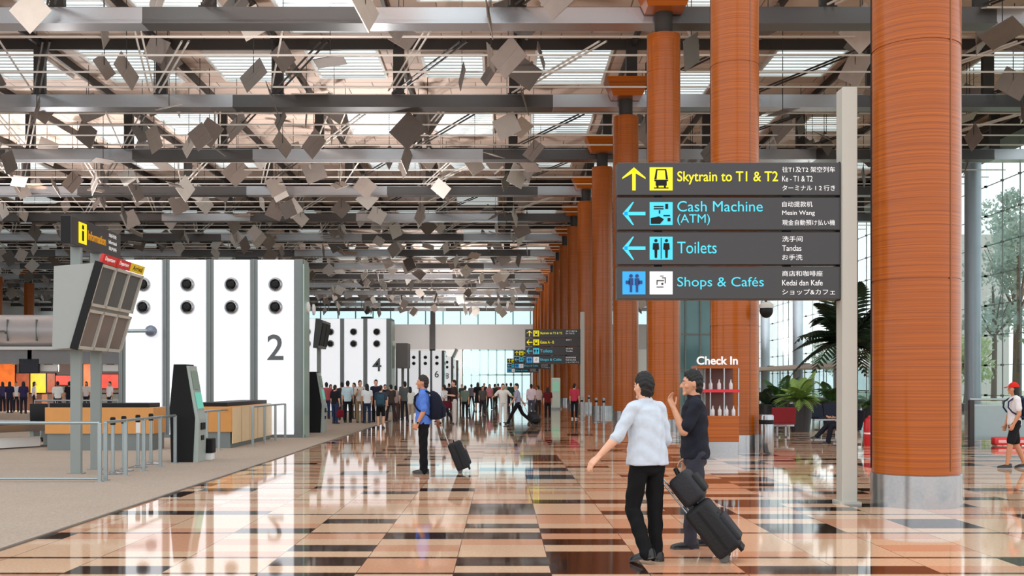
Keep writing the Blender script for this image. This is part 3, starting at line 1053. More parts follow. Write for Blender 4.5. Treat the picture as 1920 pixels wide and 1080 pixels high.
def sign_row(parent, x0, x1, z0, z1, y, spec, detail=True):
    m = MB(); m.bx(x0, x1, y, y + 0.22, z0, z1, 0.008, 1)
    p = m.build('sign_panel', M_SIGN, parent)
    w, h = x1 - x0, z1 - z0
    s = h * 0.70
    cz = (z0 + z1) / 2
    mt = {'y': M_YEL, 'c': M_CYAN, 'b': M_BLUE}[spec['col']]
    cx = x0 + 0.075 * w
    if spec.get('arrow'):
        poly_icon(p, 'arrow', mt, arrow(spec['arrow'], cx, cz, s), y)
    else:
        poly_icon(p, 'pictogram_tile', M_BLUE, [rect(cx - s / 2, cz - s / 2, cx + s / 2, cz + s / 2)], y)
        P = []
        for dx in (-0.13, 0.13):
            P += [circ(cx + dx * s, cz + 0.3 * s, 0.08 * s), rect(cx + dx * s - 0.1 * s, cz - 0.1 * s, cx + dx * s + 0.1 * s, cz + 0.2 * s), rect(cx + dx * s - 0.05 * s, cz - 0.4 * s, cx + dx * s + 0.05 * s, cz - 0.1 * s)]
        P += [rect(cx - 0.36 * s, cz - 0.05 * s, cx - 0.2 * s, cz + 0.1 * s), rect(cx + 0.2 * s, cz - 0.05 * s, cx + 0.36 * s, cz + 0.1 * s)]
        poly_icon(p, 'pictogram', M_NAVY, P, y - 0.007)
    ix = x0 + 0.196 * w
    ic = spec['icon']
    tile = M_WTXT if ic == 'cafe' else mt
    poly_icon(p, 'pictogram_tile', tile, [rect(ix - s / 2, cz - s / 2, ix + s / 2, cz + s / 2)], y)
    P = []
    def A(q):
        P.append([(ix + a * s, cz + b * s) for a, b in q])
    if ic == 'train':
        A([(-.3, -.02), (-.22, .42), (-.16, .42), (-.2, -.02)]); A([(.3, -.02), (.2, -.02), (.16, .42), (.22, .42)])
        A(rect(-.3, -.1, .3, -.04)); A(rect(-.24, -.3, .24, -.1)); A(rect(-.16, .38, .16, .42)); A(rect(-.32, -.42, .32, -.38))
        A(rect(-.2, -.38, -.12, -.3)); A(rect(.12, -.38, .2, -.3))
    elif ic == 'atm':
        A(rect(-.32, .28, .1, .33)); A(rect(-.32, .18, .1, .23)); A(rect(.18, .2, .3, .42)); A(rect(-.1, .0, -.04, .14))
        A([(-.45, -.45), (-.45, -.2), (-.1, -.12), (.12, -.25), (-.05, -.45)]); A(rect(.1, -.12, .38, -.06)); A(rect(.28, -.34, .4, -.2))
    elif ic == 'wc':
        for dx in (-.23, .23):
            A(circ(dx, .33, .07)); A([(dx - .12, .22), (dx - .14, -.05), (dx - .06, -.08), (dx - .05, -.42), (dx + .05, -.42), (dx + .06, -.08), (dx + .14, -.05), (dx + .12, .22)])
        A(rect(-.015, -.45, .015, .45))
    else:
        A(rect(-.2, .08, .12, .12)); A(rect(-.2, -.08, -.16, .12)); A(rect(-.2, -.2, .1, -.16)); A(rect(.04, .2, .2, .24)); A(rect(.16, -.02, .2, .2)); A(circ(.05, -.04, .05))
        A(rect(-.05, .28, .1, .31))
    poly_icon(p, 'pictogram', M_BLACK if ic != 'cafe' else M_SIGN, P, y - 0.007)
    tx = x0 + 0.268 * w
    yy = y - 0.001
    for (s_, fx, fw, fz, fh) in spec['text']:
        text(s_, mt, p, (x0 + fx * w, yy, z0 + fz * h), fw * w, fh * h, 0.005, 0.008 if spec['col'] == 'y' else 0.0)
    for j, s_ in enumerate(spec['small']):
        fw = spec['sw'][j]
        text(s_, M_WTXT, p, (x0 + 0.735 * w, yy, z0 + (0.70 - 0.28 * j) * h), fw * w, h * 0.17, 0.004, 0.0)
    return p

ROW1 = dict(col='y', arrow='up', icon='train', text=[('Skytrain to T1 & T2', .268, .448, .33, .40)], small=['往T1及T2 架空列车', 'Ke - T1 & T2', 'ターミナル 1 2 行き'], sw=[.235, .135, .235])
ROW2 = dict(col='c', arrow='left', icon='atm', text=[('Cash Machine', .268, .38, .56, .32), ('(ATM)', .268, .145, .14, .34)], small=['自动提款机', 'Mesin Wang', '現金自動預け払い機'], sw=[.135, .145, .235])
ROW3 = dict(col='c', arrow='left', icon='wc', text=[('Toilets', .268, .175, .34, .36)], small=['洗手间', 'Tandas', 'お手洗'], sw=[.09, .085, .09])
ROW4 = dict(col='c', arrow=None, icon='cafe', text=[('Shops & Cafés', .268, .385, .30, .38)], small=['商店和咖啡座', 'Kedai dan Kafe', 'ショップ&カフェ'], sw=[.18, .18, .235])

def direction_sign(label, xp, y, rows, xl, z0, h, hp, detail=True):
    t = thing('direction_sign', label, 'direction sign')
    m = MB(); m.bx(xp - 0.1, xp + 0.1, y - 0.06, y + 0.2, 0.0, hp, 0.01, 1); m.bx(xp - 0.14, xp + 0.14, y - 0.1, y + 0.24, 0, 0.03)
    m.build('post', M_POSTW, t)
    n = len(rows)
    xr = xp - 0.09
    rh = h / n
    for i, r in enumerate(rows):
        za = z0 + (n - 1 - i) * rh
        sign_row(t, xl, xr, za + 0.012, za + rh - 0.012, y, r, detail)
    m = MB(); m.bx(xl + 0.5, xl + 0.6, y + 0.06, y + 0.14, z0 + 0.02, z0 + h - 0.02); m.bx(xr - 0.75, xr - 0.65, y + 0.06, y + 0.14, z0 + 0.02, z0 + h - 0.02)
    m.bx(xr - 0.03, xr + 0.1, y + 0.02, y + 0.18, z0, z0 + h)
    m.build('bracket', M_BLACK, t)
    return t
YS = 14.0
px = lambda u: (u - VPX) * YS / FOC
direction_sign('big charcoal direction sign with four rows for train, cash machine, toilets and shops', px(1591), YS, [ROW1, ROW2, ROW3, ROW4], px(1157), EYE + (720 - 563) * YS / FOC, 260 * YS / FOC, EYE + (720 - 165) * YS / FOC)
ROWB = dict(col='y', arrow='up', icon='train', text=[('Skytrain to T1 & T2', .268, .40, .33, .36)], small=['往T1及T2', 'Ke - T1 & T2'], sw=[.2, .15])
ROWC = dict(col='y', arrow='left', icon='train', text=[('Gates A - B', .268, .25, .33, .36)], small=['登机门'], sw=[.1])
ROWD = dict(col='c', arrow='left', icon='wc', text=[('Toilets', .268, .22, .34, .36)], small=['洗手间', 'Tandas'], sw=[.12, .12])
YS2 = 52.0
px2 = lambda u: (u - VPX) * YS2 / FOC
direction_sign('smaller charcoal direction sign with two yellow and two blue rows further down the hall', px2(1092), YS2, [ROWB, ROWC, ROWD, ROW4], px2(985), EYE + 37 * YS2 / FOC, 66 * YS2 / FOC, EYE + 135 * YS2 / FOC)
direction_sign('distant direction sign with yellow and blue rows peeping out behind the second one', 4.0, 84.0, [ROWB, ROWD, ROW4], 1.0, 2.75, 1.5, 5.0)
direction_sign('most distant direction sign with blue rows near the end wall', 4.0, 112.0, [ROWB, ROWD, ROW4], 0.6, 2.75, 1.5, 5.0)
# ------------------------------------------------------------------ people
SKIN = {'light': mat('skin_light', (226, 172, 142), 0.5, 0, 0.05, 8), 'tan': mat('skin_tan', (196, 136, 102), 0.5, 0, 0.05, 8), 'mid': mat('skin_mid', (210, 152, 120), 0.5, 0, 0.05, 8)}
M_HAIR = mat('black_hair', (12, 10, 10), 0.6, 0, 0.3, 60)
M_HAIRB = mat('brown_hair', (36, 24, 19), 0.6, 0, 0.3, 60)
M_SCLERA = mat('eye_white', (222, 214, 206), 0.3)
M_SHOE = mat('black_leather', (22, 21, 22), 0.3, 0, 0.2, 20)
M_SHOEW = mat('white_canvas', (224, 222, 218), 0.6)
M_SOLE = mat('rubber_sole', (90, 88, 86), 0.7)
def cloth(rgb, grain=0.1):
    return mat('cloth_%d_%d_%d' % rgb, rgb, 0.85, 0, grain, 22, 0.25, 0.2)

def V(*a):
    return Vector(a)

def hand_into(mb, w, d, n, side, curl=0.5, spread=0.05, thick=1.0):
    """palm, four fingers of different length and a thumb; w wrist, d direction, n palm normal, side = thumb direction"""
    d = d.normalized()
    s = (side - d * side.dot(d)).normalized()
    n = (n - d * n.dot(d) - s * n.dot(s)).normalized()
    k0 = w + d * 0.085
    for f in (-0.028, -0.009, 0.010, 0.028):
        mb.cone(w + d * 0.005 + s * f * 0.65, k0 + s * f, 0.017, 0.0145, 8, 3)
    for i, (f, L) in enumerate(((0.030, 0.074), (0.010, 0.082), (-0.010, 0.076), (-0.029, 0.060))):
        p = k0 + s * f
        a = 0.12
        for j, seg in enumerate((0.46, 0.30, 0.26)):
            a += curl * (0.8 if j == 0 else 1.0) * (1 + 0.12 * i)
            dd = (d * math.cos(a) + n * math.sin(a) + s * spread * (1.5 - i)).normalized()
            q = p + dd * L * seg
            r = (0.0098 - 0.001 * j) * thick
            mb.cone(p, q, r, r - 0.0008, 8, 3)
            p = q
    p = w + d * 0.025 + s * 0.030
    for j, (L, a) in enumerate(((0.040, 0.0), (0.032, 0.35), (0.026, 0.5))):
        dd = (d * (0.70 + 0.2 * j) + s * (0.75 - 0.3 * j) + n * (0.25 + a * curl)).normalized()
        q = p + dd * L
        mb.cone(p, q, 0.0125 - 0.0015 * j, 0.011 - 0.0015 * j, 8, 3)
        p = q

def loft(mb, stations, n=20):
    """stations: (centre, half width vector, half depth vector)"""
    rs = []
    for c, a, b in stations:
        rs.append([c + a * math.cos(2 * PI * i / n) + b * math.sin(2 * PI * i / n) for i in range(n)])
    mb.rings(rs)

def shoe_mesh(L=0.27, W=0.095, H=0.09, mats=None):
    m = MB()
    st = [(-0.30, 0.55, 0.75), (-0.28, 0.72, 0.98), (-0.15, 0.80, 1.0), (0.0, 0.80, 0.92), (0.2, 0.92, 0.74), (0.42, 1.0, 0.60), (0.58, 0.86, 0.50), (0.67, 0.55, 0.40), (0.70, 0.25, 0.28)]
    rs = []
    for f, w, h in st:
        y = f * L
        ww, hh = w * W / 2, h * H
        ring = [V(-ww, y, 0.0), V(-ww * 1.06, y, 0.012), V(-ww * 1.05, y, hh * 0.35), V(-ww * 0.85, y, hh * 0.75), V(-ww * 0.4, y, hh), V(ww * 0.4, y, hh), V(ww * 0.85, y, hh * 0.75), V(ww * 1.05, y, hh * 0.35), V(ww * 1.06, y, 0.012), V(ww, y, 0.0)]
        rs.append(ring)
    m.rings(rs)
    for f in m.bm.faces:
        if sum(v.co.z for v in f.verts) / len(f.verts) < 0.008:
            f.material_index = 1
    return m.mesh('shoe', mats, True)

_shoes = {}
def tousle(me, amp):
    import numpy as np
    n = len(me.vertices)
    co = np.empty(n * 3, 'f'); me.vertices.foreach_get('co', co); co = co.reshape(-1, 3)
    no = np.empty(n * 3, 'f'); me.vertex_normals.foreach_get('vector', no); no = no.reshape(-1, 3)
    x, y, z = co[:, 0], co[:, 1], co[:, 2]
    d = np.sin(x * 210 + 4 * np.sin(z * 60)) * np.cos(y * 190 + 3 * np.sin(x * 50)) + 0.7 * np.sin(z * 120 + x * 140 + y * 90)
    co = co + no * (amp * d)[:, None]
    me.vertices.foreach_set('co', co.ravel())
    me.update()
def fold(me, amp, a, b_, c):
    import numpy as np
    n = len(me.vertices)
    co = np.empty(n * 3, 'f'); me.vertices.foreach_get('co', co); co = co.reshape(-1, 3)
    no = np.empty(n * 3, 'f'); me.vertex_normals.foreach_get('vector', no); no = no.reshape(-1, 3)
    x, y, z = co[:, 0], co[:, 1], co[:, 2]
    d = np.sin(z * a + x * b_ + 3 * np.sin(y * 18)) + 0.6 * np.sin(x * c - z * 25 + y * 30)
    co = co + no * (amp * d)[:, None]
    me.vertices.foreach_set('co', co.ravel())
    me.update()
def person(label, loc, yaw, cat='person', group=None, H=1.72, skin='mid', hair='short', hairmat=None,
           top=(200, 200, 200), sleeve=0.8, hem=0.0, bottom=(30, 30, 34), legs='trousers', shoes='black',
           leg_l=(0.0, 0.0), leg_r=(0.0, 0.0), arm_l=None, arm_r=None, lean=0.0, head_yaw=0.0, head_pitch=0.0,
           hip_tilt=0.0, twist=0.0, voxel=0.013, fine=False, curl=(0.5, 0.5), seated=False, girth=1.0, cap=None, belt=False, palm_l=None, palm_r=None, z0=0.0, knee_out=0.03, hand_l=None, hand_r=None):
    """one figure: continuous body mesh, with hair and clothing as its children.
    local frame: faces +Y, right hand +X. limbs are given as (thigh swing, knee bend) and (upper arm, forearm) directions"""
    s = H / 1.72
    P = V(0, 0, 0.93)
    sp = V(0, math.sin(lean), math.cos(lean))
    N = P + sp * 0.50
    tw = Matrix.Rotation(twist, 3, 'Z')
    xs = tw @ V(1, 0, 0)
    fw = tw @ V(0, math.cos(lean), -math.sin(lean))
    Hm = Matrix.Rotation(head_yaw, 3, 'Z') @ Matrix.Rotation(-head_pitch, 3, 'X')
    C = N + sp * 0.062 + V(0, 0.014, 0.088)
    SH = {1: N - sp * 0.055 + xs * 0.175, -1: N - sp * 0.055 - xs * 0.175}
    arms = {}
    for sd, a in ((1, arm_r), (-1, arm_l)):
        if a is None:
            a = (V(sd * 0.14, 0.02, -1), V(sd * 0.04, 0.18, -1))
        u, f = tw @ Vector(a[0]).normalized(), tw @ Vector(a[1]).normalized()
        el = SH[sd] + u * 0.285
        wr = el + f * 0.245
        arms[sd] = (SH[sd], el, wr, u, f)
    lg = {}
    for sd, (sw, kn) in ((1, leg_r), (-1, leg_l)):
        hip = P + V(sd * 0.092, 0, -0.03)
        d1 = V(sd * knee_out, math.sin(sw), -math.cos(sw)).normalized()
        kne = hip + d1 * 0.42
        d2 = V(0, math.sin(sw - kn), -math.cos(sw - kn)).normalized()
        ank = kne + d2 * 0.40
        lg[sd] = (hip, kne, ank, d1, d2)
    # feet: pitch follows the shin when the leg trails behind
    feet = {}
    for sd, (sw, kn) in ((1, leg_r), (-1, leg_l)):
        hip, kne, ank, d1, d2 = lg[sd]
        pit = 0.0
        ang = sw - kn
        if ang < -0.25:
            pit = min(0.9, (-ang - 0.25) * 1.3)
        elif ang > 0.22 and not seated:
            pit = -min(0.35, (ang - 0.22))
        feet[sd] = pit
    zmin = 9
    for sd in (1, -1):
        ank = lg[sd][2]
        pit = feet[sd]
        low = ank.z - 0.075 * math.cos(pit) - (0.17 * math.sin(pit) if pit > 0 else 0.08 * math.sin(-pit))
        zmin = min(zmin, low)
    off = V(0, 0, -zmin)
    g = girth
    F = 1.0
    def put(p):
        return (p + off)
    P_, N_, C_ = put(P), put(N), put(C)
    # ---- body: one continuous skin
    b = MB()
    hs = 14 if not fine else 20
    b.ell(C_, (0.074, 0.092, 0.108), Hm, hs, 12)
    b.ell(C_ + Hm @ V(0, 0.024, -0.052), (0.056, 0.068, 0.066), Hm, hs, 10)
    b.cone(C_ + Hm @ V(-0.012, 0.078, -0.100), C_ + Hm @ V(0.012, 0.078, -0.100), 0.021, 0.021, 8, 3)
    b.cone(C_ + Hm @ V(0, 0.090, 0.006), C_ + Hm @ V(0, 0.112, -0.030), 0.009, 0.0135, 8, 3)
    b.cone(C_ + Hm @ V(-0.013, 0.098, -0.034), C_ + Hm @ V(0.013, 0.098, -0.034), 0.009, 0.009, 8, 3)
    b.cone(C_ + Hm @ V(-0.038, 0.074, 0.026), C_ + Hm @ V(0.038, 0.074, 0.026), 0.013, 0.013, 8, 3)
    b.cone(C_ + Hm @ V(-0.017, 0.088, -0.062), C_ + Hm @ V(0.017, 0.088, -0.062), 0.0075, 0.0075, 8, 3)
    b.cone(C_ + Hm @ V(-0.014, 0.086, -0.074), C_ + Hm @ V(0.014, 0.086, -0.074), 0.008, 0.008, 8, 3)
    for q in (-1, 1):
        b.ell(C_ + Hm @ V(q * 0.077, -0.008, -0.012), (0.010, 0.021, 0.033), Hm, 8, 8)
        b.ell(C_ + Hm @ V(q * 0.040, 0.058, -0.030), (0.026, 0.026, 0.024), Hm, 8, 8)
    b.cone(N_ - sp * 0.05, C_ + Hm @ V(0, -0.014, -0.055), 0.062, 0.055, 14, 3)
    loft(b, [(P_ - sp * 0.06, V(0.13, 0, 0), V(0, 0.09, 0)), (P_ + sp * 0.06, V(0.135, 0, 0) * g, V(0, 0.09, 0) * g), (P_ + sp * 0.2, xs * 0.125 * g, fw * 0.09 * g), (P_ + sp * 0.34, xs * 0.14, fw * 0.10), (P_ + sp * 0.44, xs * 0.145, fw * 0.085), (P_ + sp * 0.49, xs * 0.08, fw * 0.06)], 18)
    for sd in (1, -1):
        S, E, W, u, f = [put(x) if i < 3 else x for i, x in enumerate(arms[sd])]
        b.cone(S - xs * sd * 0.05, S, 0.058, 0.056, 12, 3)
        b.cone(S, E, 0.050, 0.041, 12, 3)
        b.cone(E, E + f * 0.09, 0.041, 0.041, 12, 3)
        b.cone(E + f * 0.07, W, 0.041, 0.026, 12, 3)
        c = curl[0] if sd < 0 else curl[1]
        pal = palm_l if sd < 0 else palm_r
        hd = hand_l if sd < 0 else hand_r
        hdir = f if hd is None else tw @ Vector(hd).normalized()
        if pal is None:
            nn = -xs * sd
            th = fw
        else:
            nn, th = tw @ Vector(pal[0]), tw @ Vector(pal[1])
        hand_into(b, W, hdir, nn, th, c, thick=1.0 if fine else 1.15)
        hip, kne, ank = [put(x) for x in lg[sd][:3]]
        b.cone(hip, kne, 0.078, 0.054, 14, 3)
        b.cone(kne, kne + lg[sd][4] * 0.14, 0.052, 0.055, 12, 3)
        b.cone(kne + lg[sd][4] * 0.12, ank, 0.054, 0.036, 12, 3)
        pit = feet[sd]
        fd = V(0, math.cos(pit), -math.sin(pit))
        b.cone(ank + V(0, 0, -0.01), ank + fd * 0.07 + V(0, 0, -0.035), 0.034, 0.026, 8, 3)
    if s != 1:
        bmesh.ops.scale(b.bm, vec=(s, s, s), verts=b.bm.verts)
    me = remeshed(b, voxel, 3 if fine else 3, 0.4)
    me.name = 'person'
    me.materials.append(SKIN[skin])
    root = link('person', me, None, (loc[0], loc[1], (loc[2] if len(loc) > 2 else 0) + z0), (0, 0, yaw))
    tag(root, label, cat, group)
    def put_child(name, mb, mt, vox=None, it=6):
        if s != 1:
            bmesh.ops.scale(mb.bm, vec=(s, s, s), verts=mb.bm.verts)
        me = remeshed(mb, vox or voxel, it)
        me.name = name
        me.materials.append(mt)
        return link(name, me, root)
    # ---- hair
    hm = hairmat or M_HAIR
    HM3 = Hm
    if hair != 'none':
        h = MB()
        rr = random.Random(hash(label) & 255)
        def mask(d):
            side = 0.35 * max(0.0, abs(d.x) - 0.55)
            lim = -0.20 - side + 0.05 * math.sin(11 * d.x + 5 * d.z)
            k = (d.z - 0.78 * d.y - lim) / 0.30
            k = max(0.0, min(1.0, k))
            top_ = max(0.0, d.z)
            return 0.92 + (0.17 + 0.07 * top_) * k * (1 + 0.22 * math.sin(13 * d.x + 3 + 6 * d.z) * math.cos(11 * d.y + 4 * d.z))
        h.ell(C_ + Hm @ V(0, -0.006, 0.006), (0.074, 0.093, 0.108), Hm, 28, 20, mask)
        h.ell(C_ + Hm @ V(0, -0.042, -0.052), (0.066, 0.056, 0.066), Hm, 18, 12)
        h.ell(C_ + Hm @ V(0, -0.03, -0.005), (0.080, 0.055, 0.05), Hm, 18, 12)
        if hair == 'long':
            h.cone(C_ + Hm @ V(0, -0.045, 0.0), C_ + V(0, 0, -0.21) + Hm @ V(0, -0.075, 0), 0.075, 0.06, 14, 3, ((0, 1, 0), 0.6))
            for q in (-1, 1):
                h.cone(C_ + Hm @ V(q * 0.06, -0.01, 0.02), C_ + Hm @ V(q * 0.066, -0.02, -0.14), 0.03, 0.028, 10, 3)
        if hair == 'tail':
            h.cone(C_ + Hm @ V(0, -0.10, 0.03), C_ + Hm @ V(0, -0.13, -0.16), 0.03, 0.014, 10, 3)
        if s != 1:
            bmesh.ops.scale(h.bm, vec=(s, s, s), verts=h.bm.verts)
        hme = remeshed(h, 0.009 if fine else 0.018, 4 if fine else 2)
        hme.name = 'hair'
        hme.materials.append(hm)
        if fine:
            tousle(hme, 0.0045)
        link('hair', hme, root)
    if cap is not None:
        h = MB()
        def mk(d):
            return 1.13 if d.z > 0.08 else 0.9
        h.ell(C_ + Hm @ V(0, -0.004, 0.008), (0.075, 0.094, 0.108), Hm, 24, 18, mk)
        h.box((0, 0, 0), (0.13, 0.10, 0.012), Matrix.Translation(C_ + Hm @ V(0, 0.125, 0.026)) @ Hm.to_4x4() @ Matrix.Rotation(-0.25, 4, 'X'), 0.005, 1)
        if s != 1:
            bmesh.ops.scale(h.bm, vec=(s, s, s), verts=h.bm.verts)
        h.build('cap', cloth(cap), root, True)
    if fine:
        for q in (-1, 1):
            e = MB(); e.ell((C_ + Hm @ V(q * 0.031, 0.083, 0.002)) * s, (0.013 * s, 0.009 * s, 0.007 * s), Hm, 12, 8)
            eo = e.build('eye', M_SCLERA, root, True)
            e = MB(); e.ell((C_ + Hm @ V(q * 0.031, 0.0885, 0.002)) * s, (0.0062 * s, 0.005 * s, 0.0062 * s), Hm, 10, 8)
            e.build('iris', M_BLACK, eo, True)
            e = MB(); e.cone((C_ + Hm @ V(q * 0.018, 0.0925, 0.023)) * s, (C_ + Hm @ V(q * 0.046, 0.080, 0.025)) * s, 0.0042, 0.003, 8, 2)
            e.build('eyebrow', hm, root, True)
    # ---- shirt
    tm = cloth(top)
    t = MB()
    hz = -0.07 + hem
    loft(t, [(P_ + sp * hz, V(0.176, 0, 0) * g, V(0, 0.130, 0) * g),
             (P_ + sp * (hz + 0.05), V(0.177, 0, 0) * g, V(0, 0.131, 0) * g),
             (P_ + sp * 0.12, xs * 0.160 * g, fw * 0.120 * g), (P_ + sp * 0.25, xs * 0.165 * (0.5 + g / 2), fw * 0.124 * (0.5 + g / 2)),
             (P_ + sp * 0.35, xs * 0.180, fw * 0.126), (P_ + sp * 0.43, xs * 0.172, fw * 0.105), (P_ + sp * 0.475, xs * 0.105, fw * 0.078), (P_ + sp * 0.495, xs * 0.07, fw * 0.065)], 24)
    for sd in (1, -1):
        S, E, W, u, f = [put(x) if i < 3 else x for i, x in enumerate(arms[sd])]
        t.cone(S - xs * sd * 0.09 + sp * 0.018, S - sp * 0.005, 0.060, 0.066, 14, 3)
        if sleeve <= 1.0:
            t.cone(S, S + u * 0.285 * sleeve, 0.064, 0.060, 14, 2)
            t.cone(S + u * 0.285 * sleeve * 0.6, S + u * 0.285 * sleeve, 0.061, 0.063, 14, 1)
        else:
            t.cone(S, E, 0.063, 0.054, 14, 3)
            k = min(1.0, sleeve - 1.0)
            t.cone(E, E + f * 0.235 * k, 0.054, 0.050 if k < 0.8 else 0.038, 14, 2)
            if k < 0.8:
                t.cone(E + f * (0.235 * k - 0.045), E + f * (0.235 * k), 0.055, 0.055, 14, 1)
    if fine:
        t.lathe([(0.060, 0), (0.070, 0.012), (0.068, 0.045), (0.058, 0.05)], N_ - sp * 0.012, 20, True, 1.0, 0.95)
    shirt_o = put_child('shirt', t, tm, None, 5)
    if fine:
        # soft folds pressed into the cloth
        fold(shirt_o.data, 0.0035, 46, 22, 60)
    # ---- trousers / shorts / skirt
    bmt = cloth(bottom)
    t = MB()
    if legs == 'skirt':
        loft(t, [(P_ + sp * 0.05, V(0.150, 0, 0), V(0, 0.105, 0)), (P_ + V(0, 0, -0.08), V(0.185, 0, 0), V(0, 0.125, 0)), (P_ + V(0, 0.01, -0.42), V(0.21, 0, 0), V(0, 0.16, 0))], 20)
    else:
        loft(t, [(P_ + sp * 0.075, V(0.150, 0, 0) * g, V(0, 0.106, 0) * g), (P_ - V(0, 0, 0.02), V(0.160, 0, 0), V(0, 0.110, 0)), (P_ - V(0, 0, 0.11), V(0.162, 0, 0), V(0, 0.110, 0)), (P_ - V(0, 0, 0.15), V(0.09, 0, 0), V(0, 0.08, 0))], 20)
        for sd in (1, -1):
            hip, kne, ank = [put(x) for x in lg[sd][:3]]
            d1, d2 = lg[sd][3], lg[sd][4]
            t.cone(hip - d1 * 0.02, kne if legs == 'trousers' else hip + d1 * 0.36, 0.094, 0.072 if legs == 'trousers' else 0.085, 16, 3)
            if legs == 'trousers':
                t.cone(kne, ank + d2 * 0.015, 0.071, 0.060, 16, 2)
                t.cone(ank - d2 * 0.06, ank + d2 * 0.03, 0.060, 0.064, 14, 2)
    leg_o = put_child('trousers' if legs == 'trousers' else ('skirt' if legs == 'skirt' else 'shorts'), t, bmt)
    if fine:
        fold(leg_o.data, 0.003, 38, 30, 34)
    if belt:
        bl = MB()
        loft(bl, [(P_ + sp * 0.055, V(0.158, 0, 0) * g, V(0, 0.114, 0) * g), (P_ + sp * 0.092, V(0.157, 0, 0) * g, V(0, 0.114, 0) * g)], 28)
        if s != 1:
            bmesh.ops.scale(bl.bm, vec=(s, s, s), verts=bl.bm.verts)
        bl.build('belt', M_BLACK, root, True)
    if shoes not in _shoes:
        _shoes[shoes] = shoe_mesh(mats=[M_SHOE if shoes == 'black' else (M_SHOEW if shoes == 'white' else cloth((96, 40, 36))), M_SOLE])
    for sd in (1, -1):
        ank = put(lg[sd][2])
        pit = feet[sd]
        o = link('shoe', _shoes[shoes], root)
        M = Matrix.Translation((ank) * s) @ Matrix.Rotation(-sd * 0.12, 4, 'Z') @ Matrix.Rotation(-pit, 4, 'X') @ Matrix.Translation((0, 0.0, -0.075 * s)) @ Matrix.Scale(s, 4)
        o.matrix_local = M
    return root, dict(arms={k: [put(x) * s for x in v[:3]] for k, v in arms.items()}, N=N_ * s, P=P_ * s, C=C_ * s, sp=sp, fw=fw, xs=xs)

def facing(dx, dy):
    return math.atan2(-dx, dy)

# ------------------------------------------------------------------ luggage
M_CASE = mat('black_nylon', (17, 17, 20), 0.7, 0, 0.2, 40, 0.3)
M_CASE2 = mat('charcoal_nylon', (34, 34, 40), 0.7, 0, 0.15, 40, 0.3)
def suitcase(label, loc, rz, tilt, L=0.56, W=0.37, D=0.23, handle=0.45, cat='suitcase', group=None):
    """stands on its wheel axle; leans by tilt toward local +Y"""
    t = thing('wheeled_suitcase', label, cat, loc, rz, group)
    t.rotation_euler = (-tilt, 0, rz)
    m = MB(); m.bx(-W / 2, W / 2, -D / 2, D / 2, 0.045, 0.045 + L, 0.045, 4); m.build('shell', M_CASE, t, True)
    m = MB(); m.bx(-W / 2 + 0.03, W / 2 - 0.03, -D / 2 - 0.035, -D / 2 + 0.02, 0.09, 0.045 + L * 0.62, 0.02, 3); m.build('pocket', M_CASE2, t, True)
    m = MB()
    for z in (0.05 + L * 0.66, ):
        m.bx(-W / 2 + 0.05, W / 2 - 0.05, -D / 2 - 0.006, -D / 2, z, z + 0.012)
    m.bx(-W / 2 - 0.004, W / 2 + 0.004, -0.012, 0.012, 0.09, L)
    m.build('zip', M_STEEL if cat == 'x' else M_BLACK, t)
    for sx in (-1, 1):
        m = MB(); m.lathe([(0.012, -0.016), (0.044, -0.014), (0.046, 0), (0.044, 0.014), (0.012, 0.016)], (0, 0, 0), 18)
        m.build('wheel', M_SOLE, t, True, (sx * (W / 2 - 0.05), D / 2 - 0.05, 0.046), (0, PI / 2, 0))
    m = MB(); m.bx(-W / 2 + 0.04, W / 2 - 0.04, -D / 2 + 0.02, -D / 2 + 0.05, 0.0, 0.05); m.build('foot', M_BLACK, t)
    m = MB()
    yk = D / 2 - 0.03
    for sx in (-1, 1):
        m.tube([(sx * 0.09, yk, L), (sx * 0.09, yk, L + 0.045 + handle)], 0.008, 8)
    m.build('telescopic_handle', M_STEEL, t, True)
    m = MB(); m.tube([(-0.11, yk, L + 0.05 + handle), (0.11, yk, L + 0.05 + handle)], 0.014, 10); m.build('grip', M_BLACK, t, True)
    m = MB(); m.tube([(-0.08, 0, L + 0.04), (-0.07, 0, L + 0.075), (0.07, 0, L + 0.075), (0.08, 0, L + 0.04)], 0.011, 8); m.build('carry_handle', M_BLACK, t, True)
    return t

